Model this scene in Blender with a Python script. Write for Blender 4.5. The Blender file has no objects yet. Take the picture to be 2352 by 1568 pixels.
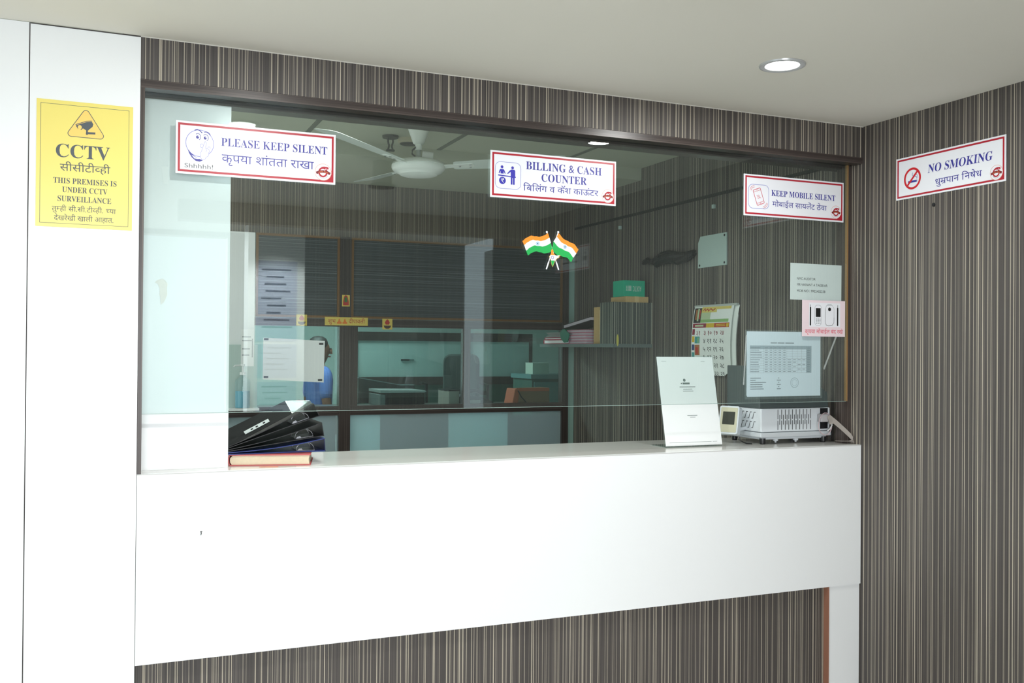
import bpy, bmesh, math, random
from mathutils import Matrix, Vector
PI = math.pi
SC = bpy.context.scene
COL = SC.collection

# ------------------------------------------------------------------ camera
def cam_axes(yaw, pitch, roll):
    f = Vector((math.sin(yaw) * math.cos(pitch), math.cos(yaw) * math.cos(pitch), math.sin(pitch)))
    r0 = Vector((math.cos(yaw), -math.sin(yaw), 0))
    u0 = r0.cross(f)
    r = r0 * math.cos(roll) + u0 * math.sin(roll)
    return f, r, r.cross(f)
CF, CR, CU = cam_axes(0.4043, 0.0074, 0.0078)
cd = bpy.data.cameras.new('camera')
cd.sensor_fit = 'HORIZONTAL'
cd.sensor_width = 36.0
cd.lens = 36.0 * 2213.4 / 2352.0
cd.clip_start = 0.02
camo = bpy.data.objects.new('camera', cd)
COL.objects.link(camo)
M = Matrix((CR, CU, -CF)).transposed().to_4x4()
M.translation = Vector((-0.106, -3.1303, 1.4596))
camo.matrix_world = M
SC.camera = camo

# ------------------------------------------------------------------ world, exposure, daylight
SC.view_settings.view_transform = 'Standard'
SC.view_settings.look = 'None'
SC.view_settings.gamma = 1.0
SC.view_settings.use_curve_mapping = False
SC.view_settings.exposure = 0.56
SC.cycles.use_denoising = True
SC.cycles.max_bounces = 10
SC.cycles.diffuse_bounces = 5
SC.cycles.glossy_bounces = 5
SC.cycles.transmission_bounces = 8
SC.cycles.transparent_max_bounces = 24
SC.cycles.caustics_reflective = False
SC.cycles.caustics_refractive = False
SC.cycles.sample_clamp_indirect = 6.0

W = bpy.data.worlds.new('world')
SC.world = W
W.use_nodes = True
W.node_tree.nodes['Background'].inputs[0].default_value = (0.80, 0.92, 1.0, 1)
W.node_tree.nodes['Background'].inputs[1].default_value = 1.0

def area(name, loc, rot, sx, sy, power, color=(1, 1, 1), shape='RECTANGLE', spread=PI):
    l = bpy.data.lights.new(name, 'AREA')
    l.shape = shape
    l.size = sx
    l.size_y = sy
    l.energy = power
    l.color = color
    l.spread = spread
    o = bpy.data.objects.new(name, l)
    COL.objects.link(o)
    o.location = loc
    o.rotation_euler = rot
    return o
# daylight through the entrance opening behind the camera and the window in the left wall
R0 = -0.35
area('street_daylight', (-2.3, -9.0, 1.7), (PI / 2, 0, 0), 5.2, 3.2, 430, (0.96, 0.97, 1.0))
area('side_window_daylight', (-2.66, -2.4, 1.35), (0, -PI / 2, 0), 1.5, 2.6, 10, (0.92, 0.975, 1.0))
# daylit passage on the left of the cash room, office light, and two added fills
area('passage_daylight', (-0.58, 1.75, 1.25), (0, -PI / 2, 0), 1.9, 1.5, 5, (0.95, 1.0, 0.99))
area('white_post_fill', (0.25, 1.75, 2.44), (0.75, 0, 0.25), 0.35, 0.35, 5.0, (1.0, 0.98, 0.94))  # added lamp that brightens the white post, no known fixture
area('back_office_light', (1.2, 4.2, 2.44), (0, 0, 0), 1.2, 0.6, 40, (0.88, 1.0, 0.98))
area('cash_room_fill', (0.9, 0.45, 2.50), (R0, 0, 0), 0.6, 0.4, 20.0, (0.95, 1.0, 0.95))  # added fill for the cash room, kept out of view above the header

# ------------------------------------------------------------------ materials
def lin(c):
    return tuple(((v / 255.0) / 12.92 if v / 255.0 <= 0.04045 else ((v / 255.0 + 0.055) / 1.055) ** 2.4) for v in c)
MATS = {}
def mat(name, rgb, rough=0.5, metal=0.0, spec=0.5, emit=0.0, noise=0.0, nscale=20.0):
    if name in MATS:
        return MATS[name]
    m = bpy.data.materials.new(name)
    m.use_nodes = True
    nt = m.node_tree
    b = nt.nodes['Principled BSDF']
    c = lin(rgb)
    b.inputs['Base Color'].default_value = (*c, 1)
    b.inputs['Roughness'].default_value = rough
    b.inputs['Metallic'].default_value = metal
    b.inputs['Specular IOR Level'].default_value = spec
    if emit:
        b.inputs['Emission Color'].default_value = (*c, 1)
        b.inputs['Emission Strength'].default_value = emit
    if noise:
        g = nt.nodes.new('ShaderNodeNewGeometry')
        n = nt.nodes.new('ShaderNodeTexNoise')
        n.inputs['Scale'].default_value = nscale
        n.inputs['Detail'].default_value = 4
        nt.links.new(g.outputs['Position'], n.inputs['Vector'])
        mx = nt.nodes.new('ShaderNodeMix')
        mx.data_type = 'RGBA'
        mx.inputs[6].default_value = (*[v * (1 - noise) for v in c], 1)
        mx.inputs[7].default_value = (*[min(1, v * (1 + noise)) for v in c], 1)
        nt.links.new(n.outputs['Fac'], mx.inputs[0])
        nt.links.new(mx.outputs[2], b.inputs['Base Color'])
    MATS[name] = m
    return m

def laminate(name, base, line, dark, horizontal=False, rough=0.5, density=1.0):
    """striped wood-grain laminate: thin pale lines on a fine dark grain, running along one axis"""
    m = bpy.data.materials.new(name)
    m.use_nodes = True
    nt = m.node_tree
    N = nt.nodes.new
    L = nt.links.new
    b = nt.nodes['Principled BSDF']
    b.inputs['Roughness'].default_value = rough
    b.inputs['Specular IOR Level'].default_value = 0.4
    g = N('ShaderNodeNewGeometry')
    s = N('ShaderNodeSeparateXYZ')
    L(g.outputs['Position'], s.inputs[0])
    def math_(op, a, c=None, clamp=False):
        n = N('ShaderNodeMath')
        n.operation = op
        n.use_clamp = clamp
        for k, v in enumerate((a, c)):
            if v is None:
                continue
            if isinstance(v, (int, float)):
                n.inputs[k].default_value = v
            else:
                L(v, n.inputs[k])
        return n.outputs[0]
    across = s.outputs[2] if horizontal else math_('ADD', s.outputs[0], s.outputs[1])
    along = math_('ADD', s.outputs[0], s.outputs[1]) if horizontal else s.outputs[2]
    cmb = N('ShaderNodeCombineXYZ')
    L(across, cmb.inputs[0])
    L(math_('MULTIPLY', along, 0.004), cmb.inputs[1])
    def noise(scale, detail, rough_, off):
        v = N('ShaderNodeVectorMath')
        v.operation = 'ADD'
        L(cmb.outputs[0], v.inputs[0])
        v.inputs[1].default_value = (off, off * 0.7, 0)
        n = N('ShaderNodeTexNoise')
        n.noise_dimensions = '2D'
        n.inputs['Scale'].default_value = scale
        n.inputs['Detail'].default_value = detail
        n.inputs['Roughness'].default_value = rough_
        L(v.outputs[0], n.inputs['Vector'])
        return n.outputs['Fac']
    def mrange(v, a, c, lo=0.0, hi=1.0):
        n = N('ShaderNodeMapRange')
        L(v, n.inputs[0])
        n.inputs[1].default_value = a
        n.inputs[2].default_value = c
        n.inputs[3].default_value = lo
        n.inputs[4].default_value = hi
        return n.outputs[0]
    fine = noise(420, 2, 0.6, 3.1)
    broad = noise(14, 2, 0.5, 7.7)
    def vor(scale, off):
        v = N('ShaderNodeMath')
        v.operation = 'ADD'
        L(across, v.inputs[0])
        v.inputs[1].default_value = off
        n = N('ShaderNodeTexVoronoi')
        n.voronoi_dimensions = '1D'
        n.inputs['Scale'].default_value = scale
        L(v.outputs[0], n.inputs['W'])
        sp = N('ShaderNodeSeparateColor')
        L(n.outputs['Color'], sp.inputs[0])
        return n.outputs['Distance'], sp.outputs[0], sp.outputs[1]
    d1, r1, q1 = vor(62, 5.3)
    w1 = math_('MULTIPLY_ADD', r1, 0.10)
    nt.nodes[-1].inputs[2].default_value = 0.035
    l1 = math_('MULTIPLY', math_('LESS_THAN', d1, w1), mrange(q1, 0, 1, 0.30, 1.0))
    d2, r2, q2 = vor(170, 9.1)
    l2 = math_('MULTIPLY', math_('LESS_THAN', d2, 0.14), mrange(q2, 0.45, 1, 0.0, 0.75))
    l2 = math_('MULTIPLY', l2, mrange(noise(9, 1, 0.5, 31.0), 0.42, 0.6, 0.15, 1.0))
    lmask = math_('MULTIPLY', math_('MAXIMUM', l1, l2), mrange(fine, 0.25, 0.6, 0.55, 1.0))
    lmask = math_('MULTIPLY', lmask, density, True)
    def mixc(fac, A, B):
        n = N('ShaderNodeMix')
        n.data_type = 'RGBA'
        L(fac, n.inputs[0])
        for k, v in ((6, A), (7, B)):
            if isinstance(v, tuple):
                n.inputs[k].default_value = (*lin(v), 1)
            else:
                L(v, n.inputs[k])
        return n.outputs[2]
    c0 = mixc(mrange(fine, 0.3, 0.7), dark, base)
    c1 = mixc(mrange(broad, 0.35, 0.65, 0, 0.45), c0, dark)
    c2 = mixc(lmask, c1, line)
    L(c2, b.inputs['Base Color'])
    return m

def pane(name, tint, f0=0.07, dust=0.0):
    """clear float glass: tinted straight-through light plus a mirror layer that grows at grazing angles"""
    m = bpy.data.materials.new(name)
    m.use_nodes = True
    nt = m.node_tree
    nt.nodes.remove(nt.nodes['Principled BSDF'])
    out = nt.nodes['Material Output']
    t = nt.nodes.new('ShaderNodeBsdfTransparent')
    t.inputs[0].default_value = (*tint, 1)
    g = nt.nodes.new('ShaderNodeBsdfGlossy')
    g.inputs['Roughness'].default_value = 0.0
    g.inputs[0].default_value = (0.93, 1.0, 0.98, 1)
    lw = nt.nodes.new('ShaderNodeLayerWeight')
    lw.inputs[0].default_value = 0.5
    p = nt.nodes.new('ShaderNodeMath')
    p.operation = 'POWER'
    nt.links.new(lw.outputs['Facing'], p.inputs[0])
    p.inputs[1].default_value = 5
    a = nt.nodes.new('ShaderNodeMath')
    a.operation = 'MULTIPLY_ADD'
    nt.links.new(p.outputs[0], a.inputs[0])
    a.inputs[1].default_value = 1 - f0
    a.inputs[2].default_value = f0
    mx = nt.nodes.new('ShaderNodeMixShader')
    nt.links.new(a.outputs[0], mx.inputs[0])
    nt.links.new(t.outputs[0], mx.inputs[1])
    nt.links.new(g.outputs[0], mx.inputs[2])
    last = mx
    if dust:
        d = nt.nodes.new('ShaderNodeBsdfDiffuse')
        d.inputs[0].default_value = (0.8, 0.88, 0.86, 1)
        mx2 = nt.nodes.new('ShaderNodeMixShader')
        mx2.inputs[0].default_value = dust
        nt.links.new(mx.outputs[0], mx2.inputs[1])
        nt.links.new(d.outputs[0], mx2.inputs[2])
        last = mx2
    nt.links.new(last.outputs[0], out.inputs[0])
    return m

def frosted(name, col, trans=0.5, rough=0.5):
    """frosted sheet: part of the light is scattered by the milky film, part goes through"""
    m = bpy.data.materials.new(name)
    m.use_nodes = True
    nt = m.node_tree
    b = nt.nodes['Principled BSDF']
    b.inputs['Base Color'].default_value = (*lin(col), 1)
    b.inputs['Roughness'].default_value = rough
    t = nt.nodes.new('ShaderNodeBsdfTransparent')
    t.inputs[0].default_value = (*lin(col), 1)
    mx = nt.nodes.new('ShaderNodeMixShader')
    mx.inputs[0].default_value = trans
    nt.links.new(b.outputs[0], mx.inputs[1])
    nt.links.new(t.outputs[0], mx.inputs[2])
    nt.links.new(mx.outputs[0], nt.nodes['Material Output'].inputs[0])
    return m

LAM = laminate('striped_laminate', (92, 87, 84), (196, 187, 168), (62, 58, 56))
LAM_R = LAM
LAM_H = laminate('shutter_laminate', (66, 73, 75), (132, 140, 140), (48, 53, 55), horizontal=True, density=0.6)
LAM_IN = laminate('partition_laminate', (98, 90, 82), (186, 172, 150), (74, 66, 60), density=0.8)
WOOD = laminate('dark_frame_laminate', (74, 65, 62), (104, 94, 88), (52, 45, 43), horizontal=True, density=0.5, rough=0.3)
WOODV = laminate('dark_frame_laminate_upright', (78, 70, 66), (120, 110, 102), (54, 47, 45), density=0.5, rough=0.3)
WHITE = mat('white_laminate', (240, 243, 244), 0.25)
PAINT = mat('ceiling_paint', (228, 225, 215), 0.85, spec=0.2, noise=0.02, nscale=1.5)
SEAM = mat('dark_seam', (70, 66, 66), 0.8)
TOP = mat('counter_laminate', (206, 206, 202), 0.12)
GLASS = pane('counter_glass', (0.935, 0.972, 0.965), 0.058, 0.006)
EDGE = mat('glass_edge', (150, 170, 164), 0.2)
PGLASS = pane('office_glass', (0.80, 0.92, 0.91), 0.04)
FROST = frosted('frosted_glass', (230, 246, 248), 0.74, 0.4)
GOLD = mat('bronze_trim', (122, 88, 50), 0.35, 0.3)
INCEIL = mat('cash_room_ceiling', (186, 190, 172), 0.85, spec=0.2)
SIGNW = mat('sign_white', (238, 240, 246), 0.3)
SRED = mat('sign_red', (176, 30, 48), 0.35)
SBLUE = mat('sign_blue', (54, 52, 150), 0.4)
SGREY = mat('sign_grey', (90, 92, 96), 0.4)
PAPER = mat('paper', (246, 248, 248), 0.7, spec=0.2)
INK = mat('ink', (52, 54, 58), 0.7)
INKG = mat('ink_grey', (150, 158, 162), 0.7)
BLACK = mat('black_plastic', (22, 23, 25), 0.35)
CHROME = mat('chrome', (215, 218, 220), 0.18, 1.0)
FANW = mat('fan_enamel', (244, 248, 244), 0.3)

# ------------------------------------------------------------------ mesh helpers
class MB:
    def __init__(self):
        self.v = []
        self.f = []
        self.mi = []
        self.cur = 0
    def add(self, vs, fs):
        o = len(self.v)
        self.v += [tuple(p) for p in vs]
        for f in fs:
            self.f.append([o + i for i in f])
            self.mi.append(self.cur)
        return self
    def box(self, x0, y0, z0, x1, y1, z1):
        vs = [(x0, y0, z0), (x1, y0, z0), (x1, y1, z0), (x0, y1, z0), (x0, y0, z1), (x1, y0, z1), (x1, y1, z1), (x0, y1, z1)]
        return self.add(vs, [(3, 2, 1, 0), (4, 5, 6, 7), (0, 1, 5, 4), (1, 2, 6, 5), (2, 3, 7, 6), (3, 0, 4, 7)])
    def prism(self, pts, axis, a, b):
        """polygon pts (2-D) swept along axis 0/1/2 from a to b"""
        def P(p, t):
            return ((t, p[0], p[1]), (p[0], t, p[1]), (p[0], p[1], t))[axis]
        n = len(pts)
        vs = [P(p, a) for p in pts] + [P(p, b) for p in pts]
        fs = [tuple(range(n))[::-1], tuple(range(n, 2 * n))]
        fs += [(i, (i + 1) % n, n + (i + 1) % n, n + i) for i in range(n)]
        return self.add(vs, fs)
    def lathe(self, prof, c=(0, 0, 0), n=32, closed=False):
        vs, fs = [], []
        for r, z in prof:
            for k in range(n):
                a = 2 * PI * k / n
                vs.append((c[0] + r * math.cos(a), c[1] + r * math.sin(a), c[2] + z))
        m = len(prof)
        for i in range(m - 1):
            for k in range(n):
                k2 = (k + 1) % n
                fs.append((i * n + k, i * n + k2, (i + 1) * n + k2, (i + 1) * n + k))
        if not closed:
            fs.append(tuple(range(n))[::-1])
            fs.append(tuple(range((m - 1) * n, m * n)))
        return self.add(vs, fs)
    def tube(self, path, r, n=8):
        path = [Vector(p) for p in path]
        vs, fs = [], []
        up = Vector((0.13, 0.31, 0.94))
        for i, p in enumerate(path):
            d = (path[min(i + 1, len(path) - 1)] - path[max(i - 1, 0)]).normalized()
            a = d.cross(up)
            if a.length < 1e-4:
                a = d.cross(Vector((1, 0, 0)))
            a.normalize()
            b = d.cross(a)
            rr = r[i] if isinstance(r, (list, tuple)) else r
            for k in range(n):
                t = 2 * PI * k / n
                vs.append(p + a * rr * math.cos(t) + b * rr * math.sin(t))
        for i in range(len(path) - 1):
            for k in range(n):
                k2 = (k + 1) % n
                fs.append((i * n + k, i * n + k2, (i + 1) * n + k2, (i + 1) * n + k))
        fs.append(tuple(range(n))[::-1])
        fs.append(tuple(range((len(path) - 1) * n, len(path) * n)))
        return self.add(vs, fs)
    def strip(self, path, wvec, th, nvec):
        """flat band along path with width vector and thickness"""
        w = Vector(wvec)
        t = Vector(nvec).normalized() * th
        vs, fs = [], []
        for p in path:
            p = Vector(p)
            vs += [p, p + w, p + w + t, p + t]
        for i in range(len(path) - 1):
            for k in range(4):
                fs.append((i * 4 + k, i * 4 + (k + 1) % 4, i * 4 + 4 + (k + 1) % 4, i * 4 + 4 + k))
        e = (len(path) - 1) * 4
        fs += [(3, 2, 1, 0), (e, e + 1, e + 2, e + 3)]
        return self.add(vs, fs)
    # ---- flat print, local XY, facing +Z
    def poly(self, pts, z=0.0):
        return self.add([(p[0], p[1], z) for p in pts], [tuple(range(len(pts)))])
    def rect(self, x0, y0, x1, y1, z=0.0):
        return self.poly([(x0, y0), (x1, y0), (x1, y1), (x0, y1)], z)
    def disc(self, cx, cy, rx, ry=None, z=0.0, n=32):
        ry = rx if ry is None else ry
        return self.poly([(cx + rx * math.cos(2 * PI * k / n), cy + ry * math.sin(2 * PI * k / n)) for k in range(n)], z)
    def stroke(self, pts, w, z=0.0, closed=False):
        pts = [Vector(p) for p in pts]
        n = len(pts)
        vs, fs = [], []
        for i in range(n):
            if closed:
                a, b = pts[(i - 1) % n], pts[(i + 1) % n]
            else:
                a, b = pts[max(i - 1, 0)], pts[min(i + 1, n - 1)]
            p = pts[i]
            d1 = (p - a).normalized() if (p - a).length > 1e-9 else (b - p).normalized()
            d2 = (b - p).normalized() if (b - p).length > 1e-9 else d1
            t = (d1 + d2)
            t = t.normalized() if t.length > 1e-6 else d1
            nn = Vector((-t.y, t.x))
            k = 1.0 / max(0.4, nn.dot(Vector((-d1.y, d1.x))))
            vs += [(p.x + nn.x * w / 2 * k, p.y + nn.y * w / 2 * k, z), (p.x - nn.x * w / 2 * k, p.y - nn.y * w / 2 * k, z)]
        m = n if closed else n - 1
        for i in range(m):
            j = (i + 1) % n
            fs.append((2 * i + 1, 2 * j + 1, 2 * j, 2 * i))
        return self.add(vs, fs)
    def ring(self, cx, cy, rx, ry, w, z=0.0, a0=0.0, a1=2 * PI, n=40):
        full = abs(a1 - a0 - 2 * PI) < 1e-6
        m = n if full else n + 1
        pts = [(cx + rx * math.cos(a0 + (a1 - a0) * k / n), cy + ry * math.sin(a0 + (a1 - a0) * k / n)) for k in range(m)]
        return self.stroke(pts, w, z, full)
    def rbox(self, x0, y0, x1, y1, r, w, z=0.0, n=6):
        return self.stroke(rrect(x0, y0, x1, y1, r, n), w, z, True)
    def build(self, name, mats, parent=None, smooth=False, bevel=0.0, seg=2):
        me = bpy.data.meshes.new(name)
        me.from_pydata(self.v, [], self.f)
        if not isinstance(mats, (list, tuple)):
            mats = [mats]
        for m in mats:
            me.materials.append(m)
        if len(mats) > 1:
            me.polygons.foreach_set('material_index', self.mi)
        if smooth:
            me.polygons.foreach_set('use_smooth', [True] * len(me.polygons))
        me.update()
        o = bpy.data.objects.new(name, me)
        COL.objects.link(o)
        if parent is not None:
            o.parent = parent
        if smooth:
            e = o.modifiers.new('edges', 'EDGE_SPLIT')
            e.split_angle = math.radians(40)
        if bevel:
            b = o.modifiers.new('bevel', 'BEVEL')
            b.width = bevel
            b.segments = seg
            b.limit_method = 'ANGLE'
        return o
def rrect(x0, y0, x1, y1, r, n=6):
    pts = []
    for cx, cy, a in ((x1 - r, y1 - r, 0), (x0 + r, y1 - r, PI / 2), (x0 + r, y0 + r, PI), (x1 - r, y0 + r, 1.5 * PI)):
        for k in range(n + 1):
            t = a + PI / 2 * k / n
            pts.append((cx + r * math.cos(t), cy + r * math.sin(t)))
    return pts
def tag(o, label=None, cat=None, group=None, kind=None):
    if label:
        o['label'] = label
    if cat:
        o['category'] = cat
    if group:
        o['group'] = group
    if kind:
        o['kind'] = kind
    return o
def thing(name, label, cat, mtx=None, group=None):
    o = bpy.data.objects.new(name, None)
    o.empty_display_size = 0.05
    COL.objects.link(o)
    if mtx is not None:
        o.matrix_world = mtx if isinstance(mtx, Matrix) else Matrix.Translation(mtx)
    return tag(o, label, cat, group)
def struct(o):
    o['kind'] = 'structure'
    return o
def frame(o, x, y, z):
    m = Matrix((Vector(x), Vector(y), Vector(z))).transposed().to_4x4()
    m.translation = Vector(o)
    return m
def on_front(x, z, y, rot=0.0):        # local X to the right, Y up, facing the camera side (-Y)
    return frame((x, y, z), (1, 0, 0), (0, 0, 1), (0, -1, 0)) @ Matrix.Rotation(rot, 4, 'Z')
def on_right(y, z, x):                 # stuck on the right wall, facing -X
    return frame((x, y, z), (0, -1, 0), (0, 0, 1), (-1, 0, 0))

# ------------------------------------------------------------------ lettering
TXT = bpy.data.objects.new('tmp_text', bpy.data.curves.new('tmp_text', 'FONT'))
COL.objects.link(TXT)
TXT.data.resolution_u = 3
GLY = {}
def _raw(s):
    TXT.data.body = s
    bpy.context.view_layer.update()
    dg = bpy.context.evaluated_depsgraph_get()
    ev = TXT.evaluated_get(dg)
    me = ev.to_mesh()
    v = [(p.co.x, p.co.y) for p in me.vertices] if me else []
    f = [tuple(p.vertices) for p in me.polygons] if me else []
    ev.to_mesh_clear()
    return v, f
def _bar(s):
    v, f = _raw(s + '|')
    return max(p[0] for p in v)
BAR0 = _bar('')
def glyph(c):
    if c not in GLY:
        v, f = _raw(c) if c.strip() else ([], [])
        GLY[c] = (v, f, _bar(c) - BAR0)
    return GLY[c]
def _clip(v, f, x):
    bm = bmesh.new()
    vs = [bm.verts.new((a, b, 0)) for a, b in v]
    for q in f:
        try:
            bm.faces.new([vs[i] for i in q])
        except ValueError:
            pass
    bmesh.ops.bisect_plane(bm, geom=bm.verts[:] + bm.edges[:] + bm.faces[:], plane_co=(x, 0, 0), plane_no=(1, 0, 0), clear_outer=True)
    bm.verts.index_update()
    vv = [(p.co.x, p.co.y) for p in bm.verts]
    ff = [tuple(p.index for p in q.verts) for q in bm.faces]
    bm.free()
    return vv, ff
def layout(s, style):
    if style == 'serif':
        s = ''.join(chr(0x1D400 + ord(c) - 65) if 'A' <= c <= 'Z' else c for c in s)
    pen, out = 0.0, []
    i = 0
    while i < len(s):
        c = s[i]
        if c == '\ue000':                      # rakar: slanted stroke under the previous letter's stem
            ax, _, aadv = glyph('\u093e')
            st = min(p[0] for p in ax if p[1] < 0.2)
            x = pen - (aadv - st)
            out.append(([(x + 0.02, 0.27), (x + 0.02, 0.20), (x - 0.17, -0.03), (x - 0.22, 0.03)], [(0, 1, 2, 3)], 0))
            i += 1
            continue
        v, f, adv = glyph(c)
        if i + 1 < len(s) and s[i + 1] == '\u094d':   # half form: the letter without its stem
            ax, _, aadv = glyph('\u093e')
            st = min(p[0] for p in ax if p[1] < 0.2)
            cx = adv - (aadv - st)
            v, f = _clip(v, f, cx)
            adv = cx
            i += 1
        out.append((v, f, pen))
        pen += adv - (0.21 if c == '\u093f' else 0.0)
        i += 1
    return out
def text(mb, s, style, x0, x1, yb, h, z=0.0, skew=0.0, flip=False):
    """fit string s between x0 and x1, baseline yb, capital (or headline) height h"""
    ref = {'serif': '\U0001D404', 'sans': 'E', 'deva': '\u0935'}[style]
    H = max(p[1] for p in glyph(ref)[0])
    lay = layout(s, style)
    xs = [p[0] + o for v, f, o in lay for p in v]
    a, b = min(xs), max(xs)
    kx, ky = (x1 - x0) / (b - a), h / H
    for v, f, o in lay:
        pts = []
        for p in v:
            X = x0 + (p[0] + o - a) * kx
            Y = yb + p[1] * ky
            if flip:
                X, Y = x0 + x1 - X, 2 * yb + h - Y
            pts.append((X + skew * (Y - yb), Y, z))
        mb.add(pts, f)

# ================================================================== THE SETTING
XR = 2.827
ZC = 2.40
struct(MB().box(-3.0, -5.2, -0.1, 4.5, 6.2, 0.0).build('floor', mat('floor_tile', (226, 224, 218), 0.25, noise=0.04, nscale=6)))
struct(MB().box(-2.75, -5.2, ZC, XR + 0.13, 0.0, ZC + 0.1).build('ceiling', PAINT))
struct(MB().box(-0.6, 0.02, 2.53, XR, 1.80, 2.6).build('ceiling_inner', INCEIL))
struct(MB().box(-0.6, 1.80, 2.46, 4.4, 6.0, 2.62).build('ceiling_back', INCEIL))
g = MB()
for x in (0.10, 0.835, 1.565, 2.30):
    g.box(x - 0.012, 0.1, 2.526, x + 0.012, 1.80, 2.5299)
for y in (0.62, 1.35):
    g.box(-0.3, y - 0.012, 2.5262, XR, y + 0.012, 2.5299)
struct(g.build('trim_1', mat('ceiling_joint', (104, 110, 100), 0.9)))
# wall on the right: one laminate wall running past the counter into the cash room
w = MB()
w.box(XR, -4.02, 0.0, XR + 0.12, 2.72, ZC + 0.25)
struct(w.build('wall_right', LAM_R))
struct(MB().box(XR - 0.004, -4.20, 0.0, XR + 0.12, -4.02, 2.26).build('trim_2', WHITE))
# front wall: header over the counter window
struct(MB().box(0.0, 0.0, 2.2704, XR, 0.09, ZC).build('wall_front', LAM))
struct(MB().box(-0.05, 0.09, 2.235, XR, 0.15, 2.60).build('trim_3', WOOD))
# white panelling left of the window
w = MB()
w.box(-0.3005, 0.0, 0.0, 0.0, 0.09, ZC - 0.001)
struct(w.build('wall_front_left', WHITE))
struct(MB().box(-2.75, 0.0, 0.0, -0.3035, 0.09, ZC - 0.001).build('wall_left_panel', WHITE))
struct(MB().box(-0.3035, 0.003, 0.0, -0.3005, 0.08, ZC).build('trim_4', SEAM))
struct(MB().box(-0.3, -0.0006, ZC - 0.004, 0.0, 0.0, ZC - 0.001).build('trim_5', SEAM))
struct(MB().box(0.0, -0.0008, ZC - 0.003, XR, 0.002, ZC + 0.001).build('trim_6', mat('ceiling_edge', (206, 204, 196), 0.8)))
# outer room, behind and left of the camera
w = MB()
w.box(-2.85, -5.2, 0.0, -2.70, -3.75, ZC)
w.box(-2.85, -1.05, 0.0, -2.70, 0.0, ZC)
w.box(-2.85, -3.75, 0.0, -2.70, -1.05, 0.60)
w.box(-2.85, -3.75, 2.10, -2.70, -1.05, ZC)
struct(w.build('wall_left', mat('grey_wall_paint', (120, 120, 118), 0.8)))
w = MB()
w.box(-2.75, -5.15, 0.0, -1.40, -5.0, ZC)
w.box(0.86, -5.15, 0.0, XR + 0.12, -5.0, ZC)
w.box(-1.40, -5.15, 2.36, 0.86, -5.0, ZC)
struct(w.build('wall_back', LAM))
struct(MB().box(0.35, -3.36, 2.27, XR, -3.24, ZC).build('beam', mat('beam_paint', (150, 140, 120), 0.8)))

# ================================================================== COUNTER
ct = thing('counter', 'long white reception counter with striped laminate base below the glass', 'counter', (1.41, 0.2, 0))
def part(mb, name, m, parent, **k):
    o = mb.build(name, m, parent, **k)
    o.matrix_parent_inverse = parent.matrix_world.inverted()
    return o
bpy.context.view_layer.update()
part(MB().box(0.0015, 0.0, 0.4915, XR - 0.003, 0.02, 1.0695), 'front_panel', WHITE, ct)
part(MB().box(0.0015, 0.0205, 1.03, XR - 0.003, 0.45, 1.0695), 'counter_top', TOP, ct)
part(MB().box(0.0, 0.0285, 0.0, XR - 0.001, 0.05, 1.03), 'base_panel', LAM, ct)
part(MB().box(2.662, 0.006, 0.0, XR - 0.004, 0.0284, 0.4905), 'end_post', WHITE, ct)
part(MB().box(2.656, 0.002, 0.0, 2.6615, 0.0284, 0.4905), 'edge_band', mat('brown_edge_band', (150, 104, 84), 0.6), ct)
part(MB().box(0.02, 0.05, 0.0, XR - 0.02, 0.43, 0.06), 'plinth', SEAM, ct)
# front edge line of the counter top
part(MB().box(0.0015, -0.0004, 1.0665, XR - 0.003, 0.0, 1.0692), 'edge_line', mat('pale_edge_band', (196, 196, 194), 0.4), ct)
nl = thing('nail', 'tiny bent dark nail left in the white counter front', 'nail', (0.189, -0.001, 0.881))
n = MB()
n.tube([(0, 0, -0.006), (0.0005, -0.003, -0.001), (-0.0005, -0.006, 0.004)], 0.0012)
n.build('shank', BLACK, nl)
MB().lathe([(0.0001, 0), (0.0032, 0), (0.0032, 0.0015), (0.0001, 0.0015)], (-0.0003, -0.006, 0.004), 10).build('head', BLACK, nl)

# ================================================================== WINDOW OVER THE COUNTER
wn = bpy.data.objects.new('window_1', None)
COL.objects.link(wn)
wn['kind'] = 'structure'
MB().box(0.001, 0.002, 2.245, XR - 0.001, 0.05, 2.2703).build('top_frame', WOOD, wn)
MB().box(0.001, 0.003, 1.0696, 0.0135, 0.07, 2.245).build('left_jamb', WOODV, wn)
MB().box(XR - 0.034, 0.065, 1.0696, XR - 0.001, 0.12, 2.245).build('right_jamb', WOODV, wn)
MB().box(XR - 0.036, 0.052, 1.249, XR - 0.030, 0.0645, 2.245).build('corner_bead', mat('wood_bead', (150, 116, 74), 0.5), wn)
MB().box(0.0140, 0.052, 1.2495, XR - 0.037, 0.062, 2.2445).build('glass_pane', GLASS, wn)
MB().box(0.0140, 0.0524, 1.2478, XR - 0.037, 0.0616, 1.2494).build('glass_bottom_edge', EDGE, wn)

# white column panel just behind the glass at the left
wp = MB()
wp.box(0.0140, 0.092, 1.0697, 0.2785, 0.112, 2.2349)
struct(wp.build('wall_column', WHITE))

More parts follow.
